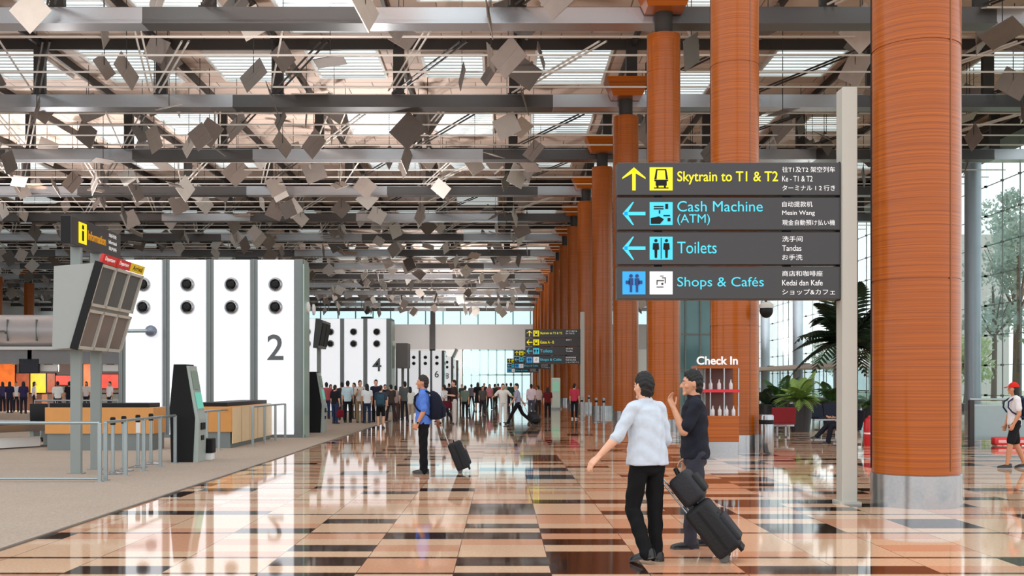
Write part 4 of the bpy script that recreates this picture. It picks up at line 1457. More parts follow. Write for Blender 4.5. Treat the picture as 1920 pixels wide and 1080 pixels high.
def backpack(label, loc, rz, col=(28, 34, 52), h=0.48, w=0.32, d=0.2, cat='backpack', straps=True, lean=0.0):
    """back panel at local y=0, bulging toward -Y, base at z=0"""
    t = thing('backpack', label, cat, loc, rz)
    t.rotation_euler = (-lean, 0, rz)
    cm = cloth(col)
    m = MB()
    rs = []
    for f, kw, kd in ((0, 0.80, 0.70), (0.04, 0.93, 0.9), (0.3, 1, 1), (0.6, 0.97, 0.92), (0.82, 0.86, 0.74), (0.94, 0.66, 0.5), (1.0, 0.4, 0.25)):
        ring = []
        for i in range(20):
            a = 2 * PI * i / 20
            ca, sa = math.cos(a), math.sin(a)
            x = math.copysign(abs(ca) ** 0.6, ca) * w / 2 * kw
            y = -d / 2 * kd + math.copysign(abs(sa) ** 0.6, sa) * d / 2 * kd
            ring.append(V(x, y, f * h))
        rs.append(ring)
    m.rings(rs); m.build('main_bag', cm, t, True)
    m = MB(); m.bx(-w * 0.36, w * 0.36, -d - 0.035, -d + 0.03, h * 0.08, h * 0.48, 0.03, 3); m.build('front_pocket', cm, t, True)
    if straps:
        for sx in (-1, 1):
            m = MB(); m.tube([(sx * 0.09, 0.0, h * 0.9), (sx * 0.10, 0.07, h * 0.99), (sx * 0.115, 0.17, h * 0.96), (sx * 0.13, 0.262, h * 0.80), (sx * 0.145, 0.272, h * 0.55), (sx * 0.165, 0.21, h * 0.35), (sx * 0.15, 0.08, h * 0.18), (sx * 0.12, -0.01, h * 0.1)], 0.016, 6)
            m.build('strap', cm, t, True)
    m = MB(); m.tube([(-0.04, -0.01, h * 0.95), (-0.03, -0.02, h * 1.04), (0.03, -0.02, h * 1.04), (0.04, -0.01, h * 0.95)], 0.008, 6); m.build('grab_loop', M_BLACK, t, True)
    return t

# ------------------------------------------------------------------ the three nearest men
g = gnd(1214, 1053)
# pale shirt, walking away to the side, one arm swung out
pa, ja = person('man in white shirt with rolled sleeves walking away, one arm stretched out', g, facing(-0.62, 0.78), H=1.70, skin='light',
       top=(198, 207, 218), sleeve=1.15, hem=0.015, bottom=(20, 20, 22), leg_r=(0.02, 0.05), leg_l=(0.20, 0.62), lean=0.05,
       arm_l=(V(-0.52, 0.10, -0.85), V(-0.62, 0.35, -0.72)), arm_r=(V(0.20, -0.12, -1), V(-0.16, 0.50, -0.86)),
       head_yaw=-0.15, head_pitch=0.04, voxel=0.0075, fine=True, curl=(0.22, 0.9), girth=1.22, belt=True, palm_l=((0.1, 0.2, -1), (0.3, 0.9, 0.3)))
g2 = gnd(1303, 1026)
pb, jb = person('man in dark polo shirt and charcoal trousers touching his chin, in profile', g2, facing(-1, 0.05), H=1.73, skin='mid',
       top=(34, 36, 46), sleeve=0.86, hem=0.0, bottom=(58, 58, 68), leg_r=(-0.10, 0.10), leg_l=(0.12, 0.10), lean=0.02,
       arm_l=(V(-0.10, 0.42, -0.9), V(0.28, 0.40, 1.0)), arm_r=(V(0.10, -0.05, -1), V(0.02, 0.22, -1)),
       head_yaw=0.0, head_pitch=0.05, voxel=0.0075, fine=True, curl=(0.35, 0.5), girth=1.06, palm_l=((0.3, -1, 0.2), (0.6, -0.3, 0.3)))
g3 = gnd(794, 888)
pc, jc = person('man in blue shirt and black trousers standing in profile with a dark backpack', g3, facing(-1, 0.03), H=1.75, skin='tan', hairmat=M_HAIRB,
       top=(86, 124, 206), sleeve=0.92, hem=0.0, bottom=(18, 18, 22), leg_r=(0.04, 0.04), leg_l=(-0.02, 0.03), lean=0.0,
       arm_l=(V(-0.10, -0.10, -1), V(-0.02, 0.45, -0.9)), arm_r=(V(0.10, -0.30, -1), V(0.05, -0.55, -0.75)),
       head_yaw=0.0, head_pitch=0.02, voxel=0.0085, fine=True, curl=(0.6, 1.0), girth=1.08, belt=True)
M3 = Matrix.Translation(pc.location) @ Matrix.Rotation(pc.rotation_euler.z, 4, 'Z')
b = M3 @ (jc['N'] + V(0, -0.125, -0.50))
backpack('dark navy backpack worn by the man in the blue shirt', b, pc.rotation_euler.z, (24, 28, 44), 0.50, 0.33, 0.23)
# wristwatch
w = jc['arms'][-1][2]; el = jc['arms'][-1][1]
dd = (w - el).normalized()
t = thing('wristwatch', 'silver wristwatch on the wrist of the man in the blue shirt', 'watch', (0, 0, 0))
t.matrix_world = M3
m = MB(); m.tube([w - dd * 0.03, w - dd * 0.005], 0.033, 16); m.build('strap', M_STEEL, t, True)
m = MB(); m.ell(w - dd * 0.018 + V(-0.032, 0, 0), (0.008, 0.018, 0.018)); m.build('dial', M_BLACK, t, True)

def case_pulled(label, wheel, hand, L=0.56, extra_h=None, **kw):
    """suitcase on its wheels leaning so that its grip meets the hand"""
    wheel = Vector((wheel[0], wheel[1], 0)); d = hand - wheel
    hor = math.hypot(d.x, d.y)
    rz = math.atan2(-d.x, d.y)
    D = kw.get('D', 0.23)
    yk = D / 2 - 0.03
    R_ = math.hypot(hor, d.z)
    tl = math.atan2(hor, d.z) - math.asin(min(0.9, yk / R_))
    Lh = math.sqrt(max(0.01, R_ * R_ - yk * yk)) - L - 0.05
    t = suitcase(label, wheel, rz, tl, L, handle=max(0.1, Lh), **kw)
    # lift so the wheels touch the floor
    wy, wz, wr = D / 2 - 0.05, 0.046, 0.046
    zc = wz * math.cos(tl) - wy * math.sin(tl)
    dz = wr - zc
    t.location.z += dz
    return t
MA = Matrix.Translation(pa.location) @ Matrix.Rotation(pa.rotation_euler.z, 4, 'Z')
wa, ea = ja['arms'][1][2], ja['arms'][1][1]
hand_a = MA @ (wa + (wa - ea).normalized() * 0.085)
wheel_a = gnd(1378, 1052)
ca = case_pulled('black wheeled suitcase leaning toward the two men, a grey bag on top', wheel_a, hand_a, 0.50, W=0.36, D=0.25)
# grey bag strapped on top of it: lies on the case, slid over its handle
t = thing('cabin_bag', 'dark grey bag riding on top of the leaning black suitcase', 'bag', ca.location, 0)
t.rotation_euler = ca.rotation_euler
m = MB(); m.bx(-0.17, 0.17, -0.15, 0.06, 0.565, 0.86, 0.05, 4); m.build('bag_body', M_CASE2, t, True)
m = MB(); m.bx(-0.13, 0.13, -0.19, -0.13, 0.60, 0.78, 0.025, 3); m.build('pocket', M_CASE, t, True)
m = MB(); m.tube([(-0.07, -0.05, 0.86), (-0.06, -0.06, 0.91), (0.06, -0.06, 0.91), (0.07, -0.05, 0.86)], 0.014, 8); m.build('handle', M_BLACK, t, True)
wc, ec = jc['arms'][1][2], jc['arms'][1][1]
hand_c = M3 @ (wc + (wc - ec).normalized() * 0.085)
case_pulled('black wheeled suitcase trailing behind the man in the blue shirt', gnd(872, 886), hand_c, 0.50, W=0.36, D=0.25)
# ------------------------------------------------------------------ the crowd by the islands and down the hall
ARM_FOLD = dict(arm_l=(V(-0.15, 0.10, -1), V(0.35, 0.9, 0.1)), arm_r=(V(0.15, 0.10, -1), V(-0.35, 0.9, 0.1)))
ARM_PHONE = dict(arm_r=(V(0.10, 0.25, -1), V(-0.2, 0.8, 0.6)))
ARM_FACE = dict(arm_r=(V(0.2, 0.5, -0.8), V(-0.2, 0.4, 1.0)))
ARM_HIP = dict(arm_l=(V(-0.6, -0.15, -0.8), V(0.75, 0.35, -0.6)))
ARM_OUT = dict(arm_l=(V(-0.7, 0.2, -0.8), V(-0.3, 0.9, -0.1)), arm_r=(V(0.7, 0.2, -0.8), V(0.3, 0.9, -0.1)))
ARM_BAG = dict(arm_r=(V(0.12, -0.05, -1), V(0.05, 0.05, -1)))
WALK = dict(leg_l=(0.38, 0.12), leg_r=(-0.28, 0.35), arm_l=(V(-0.14, -0.35, -1), V(-0.05, -0.1, -1)), arm_r=(V(0.14, 0.35, -1), V(0.05, 0.6, -0.9)))
STRIDE = dict(leg_l=(0.52, 0.08), leg_r=(-0.42, 0.42), lean=0.08, arm_r=(V(0.12, -0.45, -1), V(0.05, -0.6, -0.8)), arm_l=(V(-0.12, 0.3, -1), V(0, 0.6, -0.8)))
STAND = dict(leg_l=(0.03, 0.03), leg_r=(-0.03, 0.02))
WEIGHT = dict(leg_l=(0.14, 0.18), leg_r=(-0.03, 0.0))
S, L_, W_ = (220, 218, 214), (196, 214, 220), (236, 234, 230)
BLK, JEAN, KHA = (26, 26, 30), (44, 58, 88), (146, 122, 94)
crowd = [
 # px, foot row, head row, yaw (degrees, 0 = back to us), top, bottom, legs, hair, pose, label, extras
 (612, 786, 716, 20, (178, 84, 92), JEAN, 'trousers', 'short', STAND, 'person in dusty red shirt half hidden at the edge of the queue', {}),
 (628, 795, 721, -30, (34, 32, 36), JEAN, 'trousers', 'short', WEIGHT, 'person in black top carrying a maroon shoulder bag in the queue', {}),
 (641, 788, 716, 10, (52, 50, 58), (60, 60, 66), 'trousers', 'short', STAND, 'person in charcoal shirt standing behind the pale blue T-shirt', {}),
 (652, 793, 713, 5, (190, 212, 220), BLK, 'trousers', 'short', STAND, 'person in pale blue T-shirt and black trousers seen from behind', {}),
 (675, 793, 712, -160, (206, 196, 186), KHA, 'trousers', 'short', ARM_PHONE, 'person in cream shirt and khaki trousers facing the queue', {}),
 (688, 794, 719, 15, (226, 230, 232), (38, 46, 70), 'trousers', 'long', STAND, 'long-haired person in white T-shirt and dark jeans', {'sleeve': 0.6}),
 (705, 792, 711, 170, (36, 38, 60), (34, 34, 42), 'trousers', 'short', WEIGHT, 'tall person in navy shirt facing us above the backpack wearer', {}),
 (714, 803, 727, 0, (60, 70, 84), BLK, 'shorts', 'short', STAND, 'short person in black shorts wearing a teal backpack', {'H': 1.55}),
 (733, 790, 719, 30, (70, 62, 60), (62, 50, 52), 'trousers', 'short', WALK, 'person in brown shirt to one side of the striped pole gap', {}),
 (742, 789, 722, -15, (186, 168, 166), (96, 74, 72), 'trousers', 'short', STAND, 'person in pinkish grey T-shirt and brown trousers', {}),
 (751, 787, 724, 160, (74, 58, 58), (48, 40, 44), 'trousers', 'long', ARM_FOLD, 'long-haired person in dark brown top with folded arms', {}),
 (759, 790, 714, 0, (88, 92, 92), (40, 40, 46), 'trousers', 'short', STAND, 'tall person in grey shirt rising above the others', {}),
 (769, 790, 724, 10, (226, 226, 218), (184, 168, 150), 'trousers', 'long', STAND, 'person in white top and beige trousers just before the man in blue', {}),
 (833, 793, 719, 60, (224, 226, 230), (34, 38, 46), 'trousers', 'short', WALK, 'person in white shirt and dark trousers just past the backpack', {}),
 (852, 795, 711, 100, (58, 44, 42), (206, 200, 196), 'trousers', 'short', ARM_FOLD, 'person in dark brown top and pale trousers with folded arms', {}),
 (872, 784, 722, -20, (108, 124, 112), BLK, 'trousers', 'short', ARM_BAG, 'person in mottled green shirt and black trousers', {}),
 (896, 772, 716, 10, (30, 28, 34), (34, 30, 36), 'skirt', 'long', STAND, 'long-haired person in black top and black skirt', {}),
 (918, 768, 719, 190, (206, 130, 140), (70, 62, 66), 'trousers', 'long', WALK, 'small figure in pink top far down the hall', {}),
 (928, 766, 719, -40, (54, 60, 52), (50, 46, 44), 'trousers', 'short', STAND, 'small figure in dark olive top beside the pink one', {}),
 (943, 795, 718, 182, (232, 228, 220), (230, 228, 222), 'trousers', 'short', ARM_OUT, 'person all in white holding both arms out in front', {}),
 (958, 768, 717, 20, (42, 70, 62), (48, 44, 44), 'trousers', 'short', STAND, 'small figure in dark green top between the white and the lilac shirts', {}),
 (971, 796, 714, 88, (158, 158, 178), (26, 24, 28), 'trousers', 'short', STRIDE, 'person in lilac grey shirt and black trousers striding and pulling a suitcase', {}),
 (996, 781, 719, 0, (228, 208, 216), (78, 78, 96), 'trousers', 'short', STAND, 'person in white T-shirt with dark print seen from behind', {}),
 (1009, 778, 722, 30, (214, 186, 186), (60, 56, 60), 'trousers', 'short', ARM_BAG, 'person in pale pink shirt carrying a dark green bag', {}),
 (1027, 785, 725, 5, (104, 28, 32), (30, 26, 28), 'trousers', 'long', STAND, 'person in dark red top and black trousers seen from behind', {}),
 (1077, 786, 718, -20, (196, 62, 84), (28, 26, 32), 'trousers', 'short', STAND, 'person in red top and white shoes beside the second sign post', {'shoes': 'white'}),
 (884, 765, 719, 15, (120, 110, 120), (50, 46, 54), 'trousers', 'short', WALK, 'small figure in mauve shirt in the middle of the hall', {}),
 (908, 760, 718, 180, (66, 50, 70), (40, 40, 50), 'trousers', 'short', STAND, 'tiny figure in plum shirt before the teal glass doors', {}),
 (934, 758, 718, 0, (188, 84, 92), (44, 40, 44), 'trousers', 'short', WALK, 'tiny figure in coral shirt before the teal glass doors', {}),
 (950, 757, 718, 20, (206, 204, 200), (60, 60, 70), 'trousers', 'short', STAND, 'tiny figure in off-white shirt before the teal glass doors', {}),
 (866, 764, 720, 200, (70, 84, 74), (44, 40, 40), 'trousers', 'short', STAND, 'small figure in moss green shirt behind the mottled green one', {}),
 (842, 770, 718, 30, (48, 46, 52), (36, 34, 40), 'trousers', 'short', STAND, 'small figure in black shirt behind the white shirt', {}),
 (722, 784, 720, 190, (40, 42, 56), JEAN, 'trousers', 'short', ARM_FACE, 'person in slate blue shirt touching the face in the queue', {}),
 (664, 786, 717, 160, (60, 52, 50), (70, 56, 48), 'trousers', 'long', STAND, 'long-haired person in brown top between cream and pale blue shirts', {}),
 (620, 782, 720, 200, (88, 44, 54), (38, 40, 56), 'trousers', 'long', STAND, 'long-haired person in wine red top deep in the queue', {}),
 (905, 777, 722, 185, (92, 88, 84), (56, 48, 50), 'trousers', 'tail', WALK, 'person with ponytail in taupe top coming toward us', {}),
]
crowd_objs = {}
for n, (u, fy, hy, yaw, top, bot, legs, hair, pose, label, ex) in enumerate(crowd):
    g = gnd(u, fy)
    Hh = (fy - hy) / (fy - HOR) * EYE
    Hh = max(1.45, min(1.86, Hh))
    kw = dict(pose); kw.update(ex)
    kw.setdefault('H', Hh)
    o, j = person(label, g, math.radians(yaw), group='people in the hall', skin=R.choice(('light', 'mid', 'tan')), hair=hair, top=top, bottom=bot, legs=legs,
                  head_yaw=R.uniform(-0.5, 0.5), voxel=0.015 if g.y < 46 else 0.019, zz=0) if False else person(label, (g.x, g.y, 0.012 if g.x < -4.75 else 0), math.radians(yaw), group='people in the hall', skin=R.choice(('light', 'mid', 'tan')), hair=hair, top=top, bottom=bot, legs=legs,
                  head_yaw=R.uniform(-0.5, 0.5), voxel=0.015 if g.y < 46 else 0.019, **kw)
    crowd_objs[n] = (o, j)

def on_back(n, label, col, h=0.42):
    o, j = crowd_objs[n]
    s = o.location
    Mx = Matrix.Translation(o.location) @ Matrix.Rotation(o.rotation_euler.z, 4, 'Z')
    p = Mx @ (j['N'] + V(0, -0.12, -0.06 - h))
    return backpack(label, p, o.rotation_euler.z, col, h, 0.3, 0.17)
on_back(7, 'teal backpack on the short person in black shorts', (48, 78, 92))
on_back(4, 'dark backpack on the person in cream shirt', (40, 38, 40), 0.36)

def hand_bag(n, label, col, side=1, w=0.34, h=0.28, drop=0.14):
    o, j = crowd_objs[n]
    Mx = Matrix.Translation(o.location) @ Matrix.Rotation(o.rotation_euler.z, 4, 'Z')
    p = Mx @ (j['arms'][side][2] + V(side * 0.03, 0, -0.09))
    t = thing('hand_bag', label, 'bag', (p.x, p.y, p.z), o.rotation_euler.z)
    m = MB(); m.bx(-0.07, 0.07, -w / 2, w / 2, -drop - h, -drop, 0.04, 3); m.build('bag_body', cloth(col), t, True)
    m = MB(); m.tube([(0, -w * 0.3, -drop), (0, -w * 0.2, -0.02), (0, 0, 0.0), (0, w * 0.2, -0.02), (0, w * 0.3, -drop)], 0.012, 6); m.build('strap', cloth(col), t, True)
    return t
hand_bag(1, 'maroon shoulder bag of the person in black in the queue', (120, 24, 40))
hand_bag(23, 'dark green bag beside the person in white T-shirt with print', (34, 56, 48), -1)
hand_bag(14, 'maroon bag hanging in front of pale trousers', (96, 32, 44), 1, 0.4, 0.3)
o, j = crowd_objs[21]
Mx = Matrix.Translation(o.location) @ Matrix.Rotation(o.rotation_euler.z, 4, 'Z')
wr, el = j['arms'][1][2], j['arms'][1][1]
case_pulled('black suitcase dragged by the striding person in lilac grey', gnd(1006, 797), Mx @ (wr + (wr - el).normalized() * 0.08), 0.48, W=0.36, D=0.24)

# the walker with the red cap by the balustrade
g = gnd(1902, 878)
o, j = person('walker in red cap, white T-shirt and black shorts beside the balustrade', g, facing(-1, 0.15), H=1.63, skin='tan', hair='long', cap=(206, 44, 34),
       top=(226, 222, 222), sleeve=0.7, bottom=(28, 28, 32), legs='shorts', voxel=0.012, leg_l=(0.26, 0.12), leg_r=(-0.16, 0.22), fine=False,
       arm_l=(V(-0.12, -0.1, -1), V(0.0, 0.45, -0.9)), arm_r=(V(0.12, 0.1, -1), V(0.0, 0.3, -1)))
Mx = Matrix.Translation(o.location) @ Matrix.Rotation(o.rotation_euler.z, 4, 'Z')
backpack('dark blue backpack worn by the walker in the red cap', Mx @ (j['N'] + V(0, -0.12, -0.44)), o.rotation_euler.z, (46, 52, 78), 0.42, 0.3, 0.18)

# seated traveller behind the tall sign post, legs stretched out
YSE = 28.0
sx = (1584 - VPX) * YSE / FOC
person('seated person in dark suit on a bench behind the tall sign post, legs forward', (sx, YSE, 0), facing(-1, -0.1), H=1.72, skin='mid', top=(38, 40, 50), sleeve=1.95, bottom=(28, 30, 40),
       leg_l=(1.45, 1.25), leg_r=(1.52, 0.75), seated=True, voxel=0.013, arm_l=(V(-0.1, 0.3, -1), V(0.2, 0.9, -0.1)), arm_r=(V(0.1, 0.3, -1), V(-0.2, 0.9, -0.1)))
# ------------------------------------------------------------------ the seating side: benches, planters, bins, balustrade
M_LEAF = mat('leaf_green', (62, 98, 48), 0.5, 0, 0.3, 9)
M_LEAF2 = mat('leaf_yellow_green', (122, 150, 70), 0.5, 0, 0.3, 9)
M_LEAF3 = mat('leaf_dark', (38, 56, 34), 0.5, 0, 0.3, 9)
M_BARK = mat('bark_brown', (92, 74, 60), 0.9, 0, 0.25, 14, 0.5)

def frond_into(m, base, az, L, rise, droop, leaflet=0.28, n=16, wide=0.035):
    """arching midrib with paired leaflets"""
    d = V(math.cos(az), math.sin(az), 0)
    s = V(-math.sin(az), math.cos(az), 0)
    pts = [base + d * (L * t) + V(0, 0, rise * t - droop * t * t) for t in [i / n for i in range(n + 1)]]
    m.tube(pts, [0.018 * (1 - 0.8 * i / n) * max(0.5, L) for i in range(n + 1)], 5)
    for i in range(2, n + 1):
        p = pts[i]
        tan = (pts[i] - pts[i - 1]).normalized()
        ll = leaflet * math.sin(PI * min(0.98, 0.18 + 0.78 * i / n))
        for q in (-1, 1):
            tip = p + (s * q * 0.85 + tan * 0.55 + V(0, 0, -0.30)).normalized() * ll
            e = tan * wide
            vs = [m.bm.verts.new(x) for x in (p - e * 0.5, p + e * 0.5, p.lerp(tip, 0.55) + e * 0.7 + V(0, 0, 0.012), tip, p.lerp(tip, 0.55) - e * 0.5)]
            f = m.bm.faces.new(vs); f.material_index = m.mi

def palm(label, loc, trunk_h, L, nf, leaf=M_LEAF3, group=None, pot=None):
    t = thing('potted_palm', label, 'palm', loc, 0, group)
    if pot:
        m = MB(); m.lathe([(pot[0] * 0.72, 0), (pot[0], pot[1]), (pot[0] * 0.9, pot[1]), (pot[0] * 0.85, pot[1] - 0.05)], (0, 0, 0), 4 if len(pot) > 2 else 24)
        m.build('planter', mat('planter_black', (34, 34, 36), 0.4, 0, 0.1), t)
        z0 = pot[1] - 0.05
    else:
        z0 = 0
    if trunk_h > 0.1:
        m = MB()
        n = 14
        m.tube([(0.03 * math.sin(i * 0.7), 0, z0 + trunk_h * i / n) for i in range(n + 1)], [0.17 - 0.05 * i / n + 0.012 * (i % 2) for i in range(n + 1)], 12)
        m.build('trunk', M_BARK, t, True)
    m = MB()
    top = V(0, 0, z0 + trunk_h)
    rr = random.Random(int(loc[1] * 97))
    for i in range(nf):
        az = 2 * PI * i / nf + rr.uniform(-0.25, 0.25)
        up_ = rr.uniform(0.25, 1.6)
        frond_into(m, top, az, L * rr.uniform(0.7, 1.05) * (1.0 if up_ < 0.9 else 0.75), L * up_, L * rr.uniform(0.45, 0.95), 0.30 * L, 16, 0.05 * L)
    m.build('crown', leaf, t)
    return t

def at_floor(u, Y):
    return ((u - VPX) * Y / FOC, Y, 0)
palm('tall dark palm with arching fronds behind the tall sign post', at_floor(1588, 46.0), 2.6, 2.7, 34, M_LEAF3, None, (0.6, 0.7))
palm('second dark palm right against the thick orange column', at_floor(1642, 52.0), 2.5, 2.4, 26, M_LEAF3, None, (0.6, 0.7))
palm('bushy yellow-green plant in a black tapered planter between seat and bench', at_floor(1500, 35.0), 0.15, 0.85, 34, M_LEAF2, None, (0.42, 0.92))
palm('green plant standing behind the red seat and the steel bin', at_floor(1462, 42.0), 0.1, 1.05, 22, M_LEAF, None, (0.4, 0.9))
palm('low green plant behind the seated person', at_floor(1560, 41.0), 0.0, 1.0, 20, M_LEAF, None, (0.42, 0.9))
palm('low plant at the foot of the camera column', at_floor(1438, 38.0), 0.0, 0.8, 18, M_LEAF3, None, (0.36, 0.85))
palm('small fern-like plant behind the red extinguisher', at_floor(1634, 39.0), 0.0, 0.8, 18, M_LEAF, None, (0.35, 0.8))

g = gnd(1437, 850)
t = thing('steel_litter_bin', 'round steel litter bin beside the camera column', 'bin', g)
m = MB(); m.lathe([(0.15, 0), (0.165, 0.03), (0.165, 0.84), (0.15, 0.87), (0.1, 0.875)], (0, 0, 0), 28); m.build('drum', M_STEEL, t, True)
m = MB(); m.lathe([(0.155, 0.66), (0.168, 0.665), (0.168, 0.76), (0.155, 0.765)], (0, 0, 0), 28); m.build('mouth_band', M_BLACK, t, True)

def seat_unit(label, loc, rz, n, back_rgb, w=0.56, cat='seat'):
    t = thing('waiting_bench', label, cat, loc, rz)
    bm_ = cloth(back_rgb)
    m = MB(); m.bx(-n * w / 2, n * w / 2, -0.03, 0.03, 0.32, 0.38); m.build('beam', M_STEEL, t)
    for s_ in (-1, 1):
        x = s_ * (n * w / 2 - 0.25)
        m = MB(); m.bx(x - 0.025, x + 0.025, -0.03, 0.03, 0.03, 0.34); m.bx(x - 0.025, x + 0.025, -0.28, 0.28, 0, 0.035); m.build('leg', M_STEEL, t)
    for i in range(n):
        x = (i - (n - 1) / 2) * w
        m = MB(); m.bx(x - w / 2 + 0.02, x + w / 2 - 0.02, -0.24, 0.24, 0.38, 0.45, 0.02); m.build('seat', bm_, t)
        m = MB(); m.box((x, 0.27, 0.66), (w - 0.04, 0.05, 0.46), Euler((-0.2, 0, 0)), 0.02); m.build('backrest', bm_, t)
    return t
seat_unit('red seat between the steel bin and the black planter', at_floor(1465, 31.5), PI, 1, (128, 38, 42), 0.75)
seat_unit('dark slatted bench behind the black planter', at_floor(1552, 36.5), 0.35, 2, (40, 44, 56))
seat_unit('dark bench carrying the seated person in dark suit', (sx + 0.05, YSE, 0), PI / 2 - 0.05 + PI, 2, (34, 36, 44))

g = gnd(1631, 836)
t = thing('fire_extinguisher', 'red fire extinguisher standing between sign post and thick orange column', 'fire extinguisher', g)
m = MB(); m.lathe([(0.13, 0), (0.145, 0.03), (0.145, 0.58), (0.12, 0.68), (0.05, 0.73), (0.045, 0.77)], (0, 0, 0), 24); m.build('cylinder', mat('extinguisher_red', (196, 28, 34), 0.3), t, True)
m = MB(); m.lathe([(0.147, 0.30), (0.147, 0.34)], (0, 0, 0), 24); m.build('label_band', M_WHITE, t, True)
m = MB(); m.bx(-0.05, 0.05, -0.02, 0.02, 0.77, 0.80); m.bx(-0.1, 0.05, -0.015, 0.015, 0.82, 0.84); m.bx(-0.01, 0.02, -0.015, 0.015, 0.79, 0.83); m.build('valve', M_BLACK, t)
m = MB(); m.tube([(0.05, 0, 0.78), (0.14, 0, 0.76), (0.18, 0, 0.6), (0.165, 0, 0.3)], 0.014, 6); m.build('hose', M_BLACK, t, True)

# balustrade by the walker
YB_ = 27.6
x0_ = (1818 - VPX) * YB_ / FOC
t = thing('glass_balustrade', 'grey glass balustrade with metal handrail behind the walker in the red cap', 'balustrade')
m = MB(); m.tube([(x0_, YB_, 1.17), (20, YB_, 1.17)], 0.035, 10); m.build('handrail', M_RAIL, t, True)
m = MB(); m.bx(x0_, 20, YB_ - 0.01, YB_ + 0.01, 1.0, 1.04); m.build('lower_rail', M_RAIL, t)
for i in range(4):
    m = MB(); m.bx(x0_ + 0.12 + i * 1.8, x0_ + 1.84 + i * 1.8, YB_ - 0.008, YB_ + 0.008, 0.12, 1.0); m.build('glass_panel', mat('frosted_grey_glass', (150, 166, 166), 0.2, 0, 0.05), t)
    m = MB(); m.bx(x0_ - 0.02 + i * 1.8, x0_ + 0.1 + i * 1.8, YB_ - 0.06, YB_ + 0.06, 0, 1.15); m.build('post', M_DARKMET, t)
t = thing('red_floor_barrier', 'low red barrier box lying at the foot of the glass balustrade', 'barrier', (12.6, YB_ - 0.45, 0))
m = MB(); m.bx(-0.1, 0.85, -0.12, 0.12, 0.02, 0.22, 0.04); m.build('body', mat('barrier_red', (212, 44, 44), 0.4), t, True)
m = MB(); m.bx(0.0, 0.7, -0.125, -0.118, 0.08, 0.15); m.build('white_band', mat('band_pink', (232, 170, 166), 0.5), t)

# ------------------------------------------------------------------ check-in display stand on the camera column
t = thing('display_stand', 'orange display stand with shelves and white Check In letters at the camera column', 'display stand', (0, 0, 0))
YD = 22.6
ux = lambda u: (u - VPX) * YD / FOC
uz = lambda v: EYE - (v - HOR) * YD / FOC
xa, xb_ = ux(1306), ux(1386)
m = MB(); m.bx(xa, xb_, YD, YD + 0.7, 0.34, uz(780), 0.01); m.build('cabinet', M_WOOD, t)
m = MB(); m.bx(xa + 0.02, xb_ - 0.02, YD + 0.03, YD + 0.68, 0.0, 0.34); m.build('plinth', M_STEEL, t)
m = MB(); m.bx(xa, xb_, YD + 0.62, YD + 0.68, uz(780), uz(688)); m.build('back_panel', mat('panel_brown_red', (104, 66, 58), 0.4, 0, 0.2, 3), t)
M_REDP = mat('shelf_red', (214, 44, 60), 0.4)
for v, mt in ((733, M_REDP), (688, M_WOOD)):
    m = MB(); m.bx(xa, xb_, YD - 0.02, YD + 0.62, uz(v) - 0.03, uz(v) + 0.03); m.build('shelf', mt, t)
for u in (1306, 1332, 1358, 1385):
    m = MB(); m.bx(ux(u) - 0.012, ux(u) + 0.012, YD, YD + 0.03, uz(780), uz(690)); m.build('upright', M_STEEL, t)
m = MB(); m.bx(xa, ux(1330), YD + 0.4, YD + 0.42, uz(780), uz(690)); m.build('glass_side', M_GLASS2, t)
text('Check In', M_WTXT, t, (ux(1306), YD - 0.0, uz(684)), ux(1383) - ux(1306), uz(668) - uz(684), 0.03, 0.02)
k = 0
for v, us in ((729, (1322, 1336, 1352, 1374)), (776, (1312, 1340, 1353, 1366, 1379))):
    for u in us:
        b = thing('white_bottle', 'white bottle on the %s, %s from the dark polo side' % ('red display shelf' if v == 729 else 'orange cabinet top', ('first', 'second', 'third', 'fourth', 'last')[us.index(u)]), 'bottle', (ux(u), YD + 0.2, uz(v) - 0.0), 0, 'bottles on the check-in display')
        b.location.z = (uz(733) + 0.03) if v == 729 else uz(780)
        m = MB(); m.lathe([(0.035, 0), (0.04, 0.01), (0.04, 0.12), (0.015, 0.16), (0.015, 0.19)], (0, 0, 0), 14); m.build('flask', M_WHITE, b, True)
        m = MB(); m.lathe([(0.018, 0.19), (0.018, 0.215)], (0, 0, 0), 12); m.build('cap', M_STEEL, b, True)

# dome camera on its bracket
t = thing('dome_camera', 'black dome camera on a bracket at the side of the check-in column', 'camera', (5.95, 23.95, 3.22))
m = MB(); m.ell((0, 0, 0), (0.15, 0.15, 0.17)); m.build('dome', M_BLACK, t, True)
m = MB(); m.lathe([(0.16, 0.05), (0.16, 0.13), (0.08, 0.19)], (0, 0, 0), 20); m.build('housing', M_POSTW, t, True)
m = MB(); m.tube([(0, 0, 0.16), (-0.02, 0.02, 0.27), (-0.12, 0.3, 0.29)], 0.03, 8); m.build('bracket', M_BLACK, t, True)

